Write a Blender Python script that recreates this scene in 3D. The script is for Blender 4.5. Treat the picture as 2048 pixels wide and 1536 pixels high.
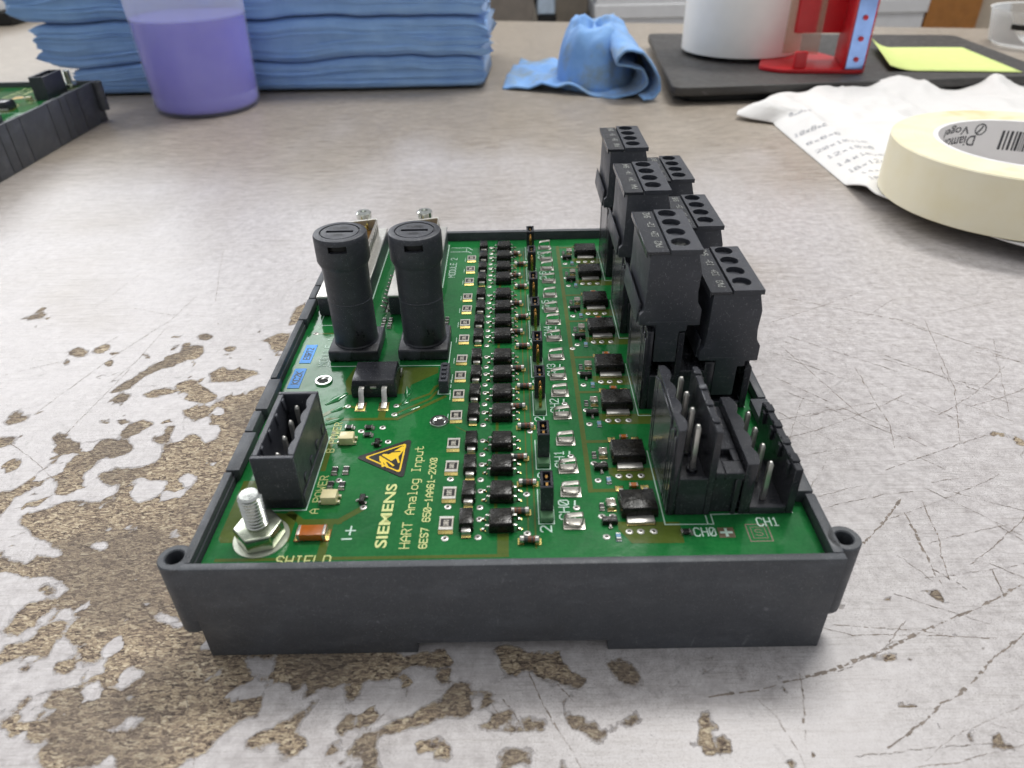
import bpy, bmesh, math, random
import numpy as np
from mathutils import Matrix, Vector
from math import sin, cos, pi, radians

# 1 Blender unit = 100 mm; everything below is written in millimetres (board top = z 0)
S = 0.01
T = -20.35            # table top
random.seed(7)
for o in list(bpy.data.objects): bpy.data.objects.remove(o)
scn = bpy.context.scene
col = scn.collection
scn.unit_settings.scale_length = 0.1

# ------------------------------------------------------------------ camera
def cam_axes(p, y, r):
    fwd = Vector((-sin(y)*cos(p), cos(y)*cos(p), -sin(p)))
    right = Vector((cos(y), sin(y), 0)); up = right.cross(fwd)
    return cos(r)*right + sin(r)*up, -sin(r)*right + cos(r)*up, fwd
cd = bpy.data.cameras.new('camera'); cam = bpy.data.objects.new('camera', cd); col.objects.link(cam)
cr, cu, cf = cam_axes(0.603045, 0.007802, -0.022765)
CAMP = Vector((-26.0005, -91.8898, 94.3216))
M = Matrix((cr, cu, -cf)).transposed().to_4x4(); M.translation = CAMP*S
cam.matrix_world = M
cd.sensor_width = 36; cd.lens = 36*1447.96/2048
cd.clip_start = 0.05; cd.clip_end = 200
cd.dof.use_dof = True; cd.dof.focus_distance = 1.72; cd.dof.aperture_fstop = 2.5
scn.camera = cam

# ------------------------------------------------------------------ world and lamps (indoor, ceiling lights)
w = bpy.data.worlds.new('World'); scn.world = w; w.use_nodes = True
bg = w.node_tree.nodes['Background']; bg.inputs[0].default_value = (0.93, 0.96, 1.0, 1); bg.inputs[1].default_value = 0.48
def area(name, loc, target, sx, sy, power, colr=(1, 1, 1)):
    ld = bpy.data.lights.new(name, 'AREA'); ld.shape = 'RECTANGLE'; ld.size = sx*S; ld.size_y = sy*S
    ld.energy = power; ld.color = colr
    o = bpy.data.objects.new(name, ld); col.objects.link(o); o.location = Vector(loc)*S
    o.rotation_euler = (Vector(target)-Vector(loc)).to_track_quat('-Z', 'Y').to_euler()
    return o
area('window_light', (-1500, 1950, 1250), (-60, 60, 0), 1900, 1050, 3300, (0.97, 0.985, 1.0))
area('ceiling_light', (520, 930, 1750), (0, 40, 0), 800, 240, 2700, (1.0, 0.985, 0.95))
area('overhead_light', (-500, 500, 2100), (-30, 60, 0), 1300, 400, 900, (1.0, 0.98, 0.94))
vs = scn.view_settings; vs.view_transform = 'Standard'; vs.look = 'None'; vs.exposure = -0.06; vs.gamma = 1
scn.cycles.use_denoising = True
scn.cycles.max_bounces = 4; scn.cycles.diffuse_bounces = 3; scn.cycles.glossy_bounces = 3; scn.cycles.transparent_max_bounces = 8
scn.cycles.use_adaptive_sampling = True; scn.cycles.adaptive_threshold = 0.03; scn.cycles.adaptive_min_samples = 16
scn.cycles.caustics_reflective = False; scn.cycles.caustics_refractive = False
scn.cycles.sample_clamp_indirect = 4

# ------------------------------------------------------------------ mesh helpers
class MB:
    def __init__(s): s.v = []; s.f = []; s.m = []
    def add(s, vs_, fs, mi=0):
        b = len(s.v); s.v += [tuple(p) for p in vs_]
        for f in fs: s.f.append(tuple(i+b for i in f)); s.m.append(mi)
        return s
    def box(s, x0, x1, y0, y1, z0, z1, mi=0, tx=0, ty=0):
        return s.add([(x0,y0,z0),(x1,y0,z0),(x1,y1,z0),(x0,y1,z0),(x0+tx,y0+ty,z1),(x1-tx,y0+ty,z1),(x1-tx,y1-ty,z1),(x0+tx,y1-ty,z1)],
              [(3,2,1,0),(4,5,6,7),(0,1,5,4),(1,2,6,5),(2,3,7,6),(3,0,4,7)], mi)
    def prism(s, poly, axis, a0, a1, mi=0, caps=True):
        n = len(poly)
        def P(u, v, a): return (u, v, a) if axis == 'z' else ((u, a, v) if axis == 'y' else (a, u, v))
        A = sum(poly[i][0]*poly[(i+1)%n][1]-poly[(i+1)%n][0]*poly[i][1] for i in range(n))
        pl = list(poly) if (A > 0) != (axis == 'y') else list(poly)[::-1]
        vs_ = [P(u, v, a0) for u, v in pl] + [P(u, v, a1) for u, v in pl]
        fs = [(i, (i+1)%n, n+(i+1)%n, n+i) for i in range(n)]
        if caps: fs += [tuple(range(n-1, -1, -1)), tuple(range(n, 2*n))]
        return s.add(vs_, fs, mi)
    def lathe(s, prof, c=(0,0), n=32, mi=0, a0=0, a1=2*pi, capb=False, capt=False):
        full = abs(a1-a0-2*pi) < 1e-6; k = n if full else n+1
        vs_ = [(c[0]+r*cos(a0+(a1-a0)*i/n), c[1]+r*sin(a0+(a1-a0)*i/n), z) for r, z in prof for i in range(k)]
        fs = []
        for j in range(len(prof)-1):
            for i in range(n):
                i2 = (i+1)%k
                fs.append((j*k+i, j*k+i2, (j+1)*k+i2, (j+1)*k+i))
        if capb: fs.append(tuple(range(k-1, -1, -1)))
        if capt: fs.append(tuple((len(prof)-1)*k+i for i in range(k)))
        return s.add(vs_, fs, mi)
    def cyl(s, cx, cy, z0, z1, r, n=24, mi=0, r1=None):
        return s.lathe([(r, z0), (r if r1 is None else r1, z1)], (cx, cy), n, mi, capb=True, capt=True)
    def tube(s, pts, r, n=8, mi=0, caps=True):
        pts = [Vector(p) for p in pts]; rings = []
        for i, p in enumerate(pts):
            d = (pts[min(i+1, len(pts)-1)]-pts[max(i-1, 0)]).normalized()
            a = Vector((0,0,1)) if abs(d.z) < .9 else Vector((1,0,0))
            u = d.cross(a).normalized(); v = d.cross(u)
            rr = r[i] if isinstance(r, (list, tuple)) else r
            rings.append([p+rr*(cos(2*pi*k/n)*u+sin(2*pi*k/n)*v) for k in range(n)])
        vs_ = [q for R_ in rings for q in R_]
        fs = [(i*n+k, (i+1)*n+k, (i+1)*n+(k+1)%n, i*n+(k+1)%n) for i in range(len(pts)-1) for k in range(n)]
        if caps: fs += [tuple(range(n)), tuple((len(pts)-1)*n+k for k in range(n-1, -1, -1))]
        return s.add(vs_, fs, mi)
    def sheet(s, poly, z, mi=0):
        n = len(poly); A = sum(poly[i][0]*poly[(i+1)%n][1]-poly[(i+1)%n][0]*poly[i][1] for i in range(n))
        pl = list(poly) if A > 0 else list(poly)[::-1]
        return s.add([(x, y, z) for x, y in pl], [tuple(range(n))], mi)
    def strip(s, pts, wd, z, mi=0, dz=0.002, cap=True):
        for i in range(len(pts)-1):
            a = Vector(pts[i]); b = Vector(pts[i+1]); d = b-a
            if d.length < 1e-6: continue
            d.normalize(); n_ = Vector((-d.y, d.x))*wd/2; e = d*wd/2 if cap else d*0
            zz = z+dz*i
            s.add([(a-e-n_).to_tuple()+(zz,), (b+e-n_).to_tuple()+(zz,), (b+e+n_).to_tuple()+(zz,), (a-e+n_).to_tuple()+(zz,)], [(0,1,2,3)], mi)
        return s
    def band(s, pts, wd, axis_pts_y, mi=0):      # a strap: polyline in (x,z), extruded between two y values, with thickness
        pts = [Vector(p) for p in pts]; y0, y1 = axis_pts_y; L = []; Rr = []
        for i, p in enumerate(pts):
            d = (pts[min(i+1, len(pts)-1)]-pts[max(i-1, 0)]).normalized(); n_ = Vector((-d.y, d.x))*wd/2
            L.append(p+n_); Rr.append(p-n_)
        return s.prism([tuple(p) for p in L]+[tuple(p) for p in Rr[::-1]], 'y', y0, y1, mi)

W = {None: (0, 0, 0)}
def mesh(name, mb, mats, org=(0,0,0), bevel=0, seg=1, ang=40, smooth=True):
    me = bpy.data.meshes.new(name)
    me.from_pydata([((x-org[0])*S, (y-org[1])*S, (z-org[2])*S) for x, y, z in mb.v], [], mb.f)
    mats = mats if isinstance(mats, (list, tuple)) else [mats]
    for m_ in mats: me.materials.append(m_)
    me.polygons.foreach_set('material_index', mb.m)
    if bevel:
        bm = bmesh.new(); bm.from_mesh(me); bmesh.ops.recalc_face_normals(bm, faces=bm.faces)
        ed = [e for e in bm.edges if len(e.link_faces) == 2 and e.calc_face_angle(0) > radians(30)]
        bmesh.ops.bevel(bm, geom=ed, offset=bevel*S, offset_type='OFFSET', segments=seg, profile=0.5, affect='EDGES', clamp_overlap=True)
        bm.to_mesh(me); bm.free()
    if smooth:
        me.polygons.foreach_set('use_smooth', [True]*len(me.polygons)); me.set_sharp_from_angle(angle=radians(ang))
    me.update()
    return me
def obj(name, me, parent=None, at=(0,0,0), rz=0):
    o = bpy.data.objects.new(name, me); col.objects.link(o)
    if parent is not None: o.parent = parent
    b = W[parent]; W[o] = tuple(at)
    o.location = ((at[0]-b[0])*S, (at[1]-b[1])*S, (at[2]-b[2])*S); o.rotation_euler = (0, 0, rz)
    return o
def mk(name, mb, mats, parent=None, org=None, **k):
    if org is None: org = W[parent]
    return obj(name, mesh(name, mb, mats, org, **k), parent, org)
def empty(name, at, parent=None):
    o = obj(name, None, parent, at); o.empty_display_size = 0.05; return o
def tag(o, label, cat=None, group=None, kind=None):
    o['label'] = label
    if cat: o['category'] = cat
    if group: o['group'] = group
    if kind: o['kind'] = kind
    return o
def dup(root, skip=lambda n: False):
    r = root.copy(); col.objects.link(r)
    for ch in list(root.children):
        if skip(ch.name): continue
        c = ch.copy(); col.objects.link(c); c.parent = r
        for g in ch.children:
            d = g.copy(); col.objects.link(d); d.parent = c
    return r

# ------------------------------------------------------------------ materials
def lin(r, g, b):
    f = lambda c: (c/255/12.92) if c <= 10 else ((c/255+0.055)/1.055)**2.4
    return (f(r), f(g), f(b), 1)
class NT:
    def __init__(s, name):
        s.m = bpy.data.materials.new(name); s.m.use_nodes = True; s.t = s.m.node_tree; s.n = s.t.nodes; s.l = s.t.links
        s.p = s.n['Principled BSDF']
    def N(s, typ, **k):
        nd = s.n.new(typ)
        for a, b in k.items():
            if a.startswith('i_'):
                key = a[2:]; nd.inputs[int(key) if key.isdigit() else key.replace('_', ' ')].default_value = b
            else: setattr(nd, a, b)
        return nd
    def L(s, a, b): s.l.new(a, b)
    def coord(s, kind='Object'):
        return s.N('ShaderNodeTexCoord').outputs[kind]
    def noise(s, scale, detail=3, rough=.55, vec=None, stretch=None, dist=0):
        if vec is None: vec = s.coord()
        if stretch:
            mp = s.N('ShaderNodeMapping'); mp.inputs['Scale'].default_value = stretch; s.L(vec, mp.inputs[0]); vec = mp.outputs[0]
        nd = s.N('ShaderNodeTexNoise', i_Scale=scale, i_Detail=detail, i_Roughness=rough, i_Distortion=dist); s.L(vec, nd.inputs['Vector'])
        return nd.outputs[0]
    def ramp(s, fac, stops, interp='LINEAR'):
        r = s.N('ShaderNodeValToRGB'); r.color_ramp.interpolation = interp
        e = r.color_ramp.elements
        while len(e) < len(stops): e.new(0.5)
        for q, (p, c) in zip(e, stops): q.position = p; q.color = c if len(c) == 4 else (*c, 1)
        s.L(fac, r.inputs[0]); return r.outputs[0]
    def mix(s, fac, a, b, mode='MIX'):
        m_ = s.N('ShaderNodeMix', data_type='RGBA', blend_type=mode)
        for sock, val in ((m_.inputs[0], fac), (m_.inputs[6], a), (m_.inputs[7], b)):
            if isinstance(val, (int, float, tuple)): sock.default_value = val
            else: s.L(val, sock)
        return m_.outputs[2]
    def math(s, op, a, b=0.0, c=None, clamp=False):
        m_ = s.N('ShaderNodeMath', operation=op, use_clamp=clamp)
        for sock, val in zip(m_.inputs, (a, b, c)):
            if val is None: continue
            if isinstance(val, (int, float)): sock.default_value = val
            else: s.L(val, sock)
        return m_.outputs[0]
    def mrange(s, v, a, b, c=0.0, d=1.0, smooth=False):
        m_ = s.N('ShaderNodeMapRange', interpolation_type='SMOOTHSTEP' if smooth else 'LINEAR')
        s.L(v, m_.inputs[0])
        for i, x in enumerate((a, b, c, d)): m_.inputs[i+1].default_value = x
        return m_.outputs[0]
    def bump(s, h, strength=.3, dist=.001, prev=None):
        b = s.N('ShaderNodeBump', i_Strength=strength, i_Distance=dist); s.L(h, b.inputs['Height'])
        if prev is not None: s.L(prev, b.inputs['Normal'])
        s.L(b.outputs[0], s.p.inputs['Normal']); return b.outputs[0]
    def setp(s, **k):
        for a, b in k.items():
            key = a.replace('_', ' ')
            if isinstance(b, (int, float, tuple)): s.p.inputs[key].default_value = b
            else: s.L(b, s.p.inputs[key])
        return s

def plain(name, c, rough=.5, metal=0.0, var=0.12, vs_=60, coat=0.0, bump=0.0, bs=300, spec=.5, bd=.0005):
    n = NT(name); c = lin(*c) if max(c) > 1 else (*c[:3], 1)
    f = n.noise(vs_, 4)
    d = tuple(x*(1-var) for x in c[:3])+(1,); e = tuple(min(1, x*(1+var)) for x in c[:3])+(1,)
    n.setp(Base_Color=n.ramp(f, [(.3, d), (.7, e)]), Roughness=n.mrange(n.noise(vs_*1.7, 3), .3, .7, max(.02, rough*.85), min(1, rough*1.15)), Metallic=metal, Specular_IOR_Level=spec)
    if coat: n.setp(Coat_Weight=coat, Coat_Roughness=.06)
    if bump: n.bump(n.noise(bs, 4), bump, bd)
    return n.m

def plastic(name, c, rough, speck=.15, bump=.25, fine=900, stain=0.0):
    # moulded dark plastic: fine grain, small dust specks, rubbed scuffs and handling marks
    n = NT(name); c = lin(*c)
    v = n.coord()
    sp = n.N('ShaderNodeTexVoronoi', i_Scale=330.0); n.L(v, sp.inputs['Vector'])
    dust = n.math('MULTIPLY', n.math('LESS_THAN', sp.outputs[0], .2), n.math('GREATER_THAN', n.noise(110, 2), .53))
    sc = n.mrange(n.noise(9, 5, .7, v, (1, 1, 2.2)), .5, .74, 0, 1)
    base = n.mix(n.mrange(n.noise(fine, 2), .3, .7), tuple(x*.72 for x in c[:3])+(1,), tuple(x*1.32 for x in c[:3])+(1,))
    base = n.mix(n.math('MULTIPLY', sc, .5), base, tuple(min(1, x*1.8+.012) for x in c[:3])+(1,))
    hl = n.math('MULTIPLY', n.mrange(n.math('ABSOLUTE', n.math('SUBTRACT', n.noise(5, 1, .4, v, (1, .6, .5), .4), .5)), 0, .0035, 1, 0), n.mrange(sc, .2, .6))
    base = n.mix(n.math('MULTIPLY', hl, .45), base, (.32, .33, .35, 1))
    base = n.mix(n.math('MULTIPLY', dust, speck), base, (.5, .5, .52, 1))
    r_ = n.mrange(n.noise(22, 4, .6), .3, .7, rough*.8, min(1, rough*1.25))
    if stain:
        st = n.math('MULTIPLY', n.mrange(n.noise(7, 4, .6, v, (1, 1, .55)), .53, .6), stain)
        base = n.mix(n.math('MULTIPLY', st, .75), base, lin(16, 16, 18)); r_ = n.math('SUBTRACT', r_, n.math('MULTIPLY', st, .2))
    n.setp(Base_Color=base, Roughness=r_)
    n.bump(n.noise(fine*.6, 3), bump, .0012)
    return n.m

MAT = {}
MAT['housing'] = plastic('housing_plastic', (68, 71, 76), .5, .3, .2, 700)
MAT['black'] = plastic('black_plastic', (60, 62, 69), .38, .5, .35, 800)
MAT['fuse'] = plastic('fuse_plastic', (60, 62, 69), .46, .35, .35, 800, 1.0)
MAT['gloss_black'] = plastic('glossy_black_plastic', (46, 47, 52), .22, .3, .08, 500)
MAT['deep'] = plain('deep_black', (12, 12, 13), .6)
n = NT('chip_black'); v = n.coord()
n.setp(Base_Color=n.ramp(n.noise(90, 4), [(.35, lin(18, 17, 15)), (.7, lin(36, 34, 29))]), Roughness=n.mrange(n.noise(60, 3), .3, .7, .16, .36), Specular_IOR_Level=.38)
n.bump(n.noise(110, 3), .5, .002); MAT['chip'] = n.m

def pcb_mat(name, a, b, hue):
    n = NT(name); v = n.coord()
    big = n.noise(3.5, 5, .6); fine = n.noise(160, 3)
    base = n.ramp(big, [(.3, a), (.7, b)])
    base = n.mix(n.mrange(fine, .35, .7, 0, .18), base, hue)
    # woven glass fibre just visible in the laminate
    wv = n.N('ShaderNodeTexWave', wave_type='BANDS', bands_direction='X', i_Scale=38.0, i_Distortion=1.2); n.L(v, wv.inputs[0])
    wv2 = n.N('ShaderNodeTexWave', wave_type='BANDS', bands_direction='Y', i_Scale=38.0, i_Distortion=1.2); n.L(v, wv2.inputs[0])
    base = n.mix(n.math('MULTIPLY', n.math('MULTIPLY', wv.outputs[1], wv2.outputs[1]), .05), base, hue)
    n.setp(Base_Color=base, Roughness=n.mrange(n.noise(9, 4), .35, .7, .07, .2), Specular_IOR_Level=.42)
    b1 = n.bump(n.noise(9, 2, .5, dist=.6), .22, .012)
    n.bump(n.noise(55, 3, .5), .1, .003, b1)
    return n.m
MAT['pcb'] = pcb_mat('solder_mask_green', lin(14, 84, 40), lin(32, 116, 58), lin(62, 142, 78))
MAT['copper'] = pcb_mat('masked_copper', lin(66, 86, 32), lin(88, 102, 42), lin(104, 116, 54))
MAT['silk'] = plain('silkscreen_white', (196, 222, 208), .45, var=.1, vs_=200)
MAT['silk_y'] = plain('silkscreen_yellowed', (206, 212, 140), .45, var=.1, vs_=200)
MAT['plugprint'] = plain('plug_print', (150, 152, 148), .6, var=.2, vs_=300)
MAT['tin'] = plain('tinned_metal', (212, 210, 204), .34, .8, .1, 120, bump=.15, bs=160)
MAT['solder'] = plain('solder', (212, 210, 202), .22, .9, .12, 90, bump=.25, bs=110)
MAT['gold'] = plain('gold_pad', (206, 188, 116), .26, .9, .25, 90, bump=.3, bs=120)
MAT['loop'] = plain('loop_steel', (186, 182, 174), .36, .85, .12, 90, bump=.12, bs=120)
MAT['steel'] = plain('bright_steel', (212, 214, 208), .16, 1, .12, 60, bump=.15, bs=200)
MAT['brass'] = plain('brass', (196, 150, 84), .25, 1, .15, 120)
MAT['ceramic'] = plain('chip_ceramic', (206, 200, 186), .4, var=.08, vs_=200)
MAT['film'] = plain('resistor_film', (24, 22, 22), .35, var=.2, vs_=200)
MAT['capbrown'] = plain('capacitor_brown', (176, 96, 30), .35, var=.12, vs_=90, coat=.5)
MAT['capgrey'] = plain('capacitor_grey', (130, 120, 108), .35, var=.12, vs_=90, coat=.5)
MAT['led'] = plain('led_cream', (226, 216, 168), .4, var=.06, vs_=90, coat=.3)
MAT['melf'] = plain('resistor_body', (52, 58, 54), .25, var=.15, vs_=90, coat=.6)
MAT['melfband'] = plain('resistor_brown', (112, 62, 34), .25, var=.15, vs_=90, coat=.6)
MAT['base_green'] = plain('header_base', (92, 132, 96), .35, var=.15, vs_=120, coat=.3)
MAT['bluelabel'] = plain('blue_label', (92, 168, 248), .5, var=.05, vs_=60)
MAT['bluechip'] = plain('blue_chip', (96, 138, 168), .35, var=.1, vs_=90, coat=.4)
MAT['yellow'] = plain('warning_yellow', (238, 196, 16), .45, var=.04, vs_=60)
MAT['labelblack'] = plain('label_black', (22, 21, 20), .4, var=.1, vs_=90)
MAT['amber'] = plain('amber_insulator', (92, 62, 26), .3, var=.2, vs_=60, coat=.5)
MAT['hole'] = plain('hole_dark', (48, 40, 30), .6)
MAT['trace_red'] = plain('bare_mark', (110, 92, 72), .35, var=.1)

# ------------------------------------------------------------------ stroke lettering (plotter style, 4 x 6 grid)
G = {
 'A': [[(0,0),(0,4),(2,6),(4,4),(4,0)], [(0,2.4),(4,2.4)]], 'B': [[(0,0),(0,6),(3,6),(4,5),(4,4),(3,3),(0,3)], [(3,3),(4,2),(4,1),(3,0),(0,0)]],
 'C': [[(4,1),(3,0),(1,0),(0,1),(0,5),(1,6),(3,6),(4,5)]], 'D': [[(0,0),(0,6),(3,6),(4,5),(4,1),(3,0),(0,0)]],
 'E': [[(4,0),(0,0),(0,6),(4,6)], [(0,3),(3,3)]], 'F': [[(0,0),(0,6),(4,6)], [(0,3),(3,3)]], 'H': [[(0,0),(0,6)], [(4,0),(4,6)], [(0,3),(4,3)]],
 'I': [[(1,0),(3,0)], [(2,0),(2,6)], [(1,6),(3,6)]], 'K': [[(0,0),(0,6)], [(4,6),(0,3),(4,0)]], 'L': [[(0,6),(0,0),(4,0)]], 'M': [[(0,0),(0,6),(2,3),(4,6),(4,0)]],
 'N': [[(0,0),(0,6),(4,0),(4,6)]], 'O': [[(1,0),(0,1),(0,5),(1,6),(3,6),(4,5),(4,1),(3,0),(1,0)]], 'P': [[(0,0),(0,6),(3,6),(4,5),(4,4),(3,3),(0,3)]],
 'R': [[(0,0),(0,6),(3,6),(4,5),(4,4),(3,3),(0,3)], [(2,3),(4,0)]], 'S': [[(0,1),(1,0),(3,0),(4,1),(4,2),(3,3),(1,3),(0,4),(0,5),(1,6),(3,6),(4,5)]],
 'T': [[(2,0),(2,6)], [(0,6),(4,6)]], 'U': [[(0,6),(0,1),(1,0),(3,0),(4,1),(4,6)]], 'V': [[(0,6),(2,0),(4,6)]], 'W': [[(0,6),(1,0),(2,3),(3,0),(4,6)]],
 'X': [[(0,0),(4,6)], [(0,6),(4,0)]], 'x': [[(.5,.5),(3.5,3.5)], [(.5,3.5),(3.5,.5)]],
 'n': [[(0,0),(0,4)], [(0,3),(1,4),(3,4),(4,3),(4,0)]], 'a': [[(.5,4),(3,4),(4,3),(4,0),(1,0),(0,1),(1,2.2),(4,2.2)]], 'l': [[(1,6),(2,6),(2,0)], [(1,0),(3,0)]],
 'o': [[(1,0),(0,1),(0,3),(1,4),(3,4),(4,3),(4,1),(3,0),(1,0)]], 'g': [[(4,0),(1,0),(0,1),(0,3),(1,4),(4,4),(4,-1),(3,-2),(1,-2)]],
 'p': [[(0,-2),(0,4),(3,4),(4,3),(4,1),(3,0),(0,0)]], 'u': [[(0,4),(0,1),(1,0),(3,0),(4,1)], [(4,4),(4,0)]], 't': [[(1.5,6),(1.5,1),(2.5,0),(4,.5)], [(0,4),(3.5,4)]],
 '0': [[(1,0),(0,1),(0,5),(1,6),(3,6),(4,5),(4,1),(3,0),(1,0)], [(.4,.6),(3.6,5.4)]], '1': [[(1,5),(2,6),(2,0)], [(.8,0),(3.2,0)]],
 '2': [[(0,5),(1,6),(3,6),(4,5),(4,4),(0,0),(4,0)]], '3': [[(0,5),(1,6),(3,6),(4,5),(4,4),(3,3),(4,2),(4,1),(3,0),(1,0),(0,1)], [(1.5,3),(3,3)]],
 '4': [[(3,0),(3,6),(0,2),(4,2)]], '5': [[(4,6),(0,6),(0,3.5),(3,3.5),(4,2.5),(4,1),(3,0),(1,0),(0,1)]],
 '6': [[(4,5),(3,6),(1,6),(0,5),(0,1),(1,0),(3,0),(4,1),(4,2.2),(3,3.2),(0,3.2)]], '7': [[(0,6),(4,6),(1.5,0)]],
 '8': [[(1,3),(0,4),(0,5),(1,6),(3,6),(4,5),(4,4),(3,3),(1,3),(0,2),(0,1),(1,0),(3,0),(4,1),(4,2),(3,3)]], '+': [[(0,3),(4,3)], [(2,1),(2,5)]], '-': [[(0,3),(4,3)]], ' ': []}
def letters(mb, txt, x, y, h, length=None, wd=.28, up=(0,1), z=0, mi=0, adv=5.6):
    # baseline starts at (x, y); 'up' is the letter-up direction; text runs clockwise-right of it
    k = h/6; dx = Vector((up[1], -up[0])); dy = Vector(up)
    n_ = len(txt); kx = k if length is None else length/((n_-1)*adv+4)
    for i, ch in enumerate(txt):
        for j, pl in enumerate(G[ch]):
            pts = [Vector((x, y)) + dx*((i*adv+px_)*kx) + dy*(py_*k) for px_, py_ in pl]
            mb.strip(pts, wd, z+.01*j, mi)
    return mb
def bold_text(name, txt, mat_, height, length, offset=.0, z=.05):
    cu_ = bpy.data.curves.new(name, 'FONT'); cu_.body = txt; cu_.size = 1; cu_.offset = offset; cu_.extrude = 0; cu_.resolution_u = 4
    o = bpy.data.objects.new(name, cu_); col.objects.link(o); dg = bpy.context.evaluated_depsgraph_get(); dg.update()
    me = bpy.data.meshes.new_from_object(o.evaluated_get(dg)); bpy.data.objects.remove(o); bpy.data.curves.remove(cu_)
    co = np.empty(len(me.vertices)*3); me.vertices.foreach_get('co', co); co = co.reshape(-1, 3)
    mn, mx = co.min(0), co.max(0)
    co[:, 0] = (co[:, 0]-mn[0])/(mx[0]-mn[0])*length*S; co[:, 1] = (co[:, 1]-mn[1])/(mx[1]-mn[1])*height*S; co[:, 2] = 0
    me.vertices.foreach_set('co', co.ravel()); me.materials.clear(); me.materials.append(mat_); me.update()
    return me


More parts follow.
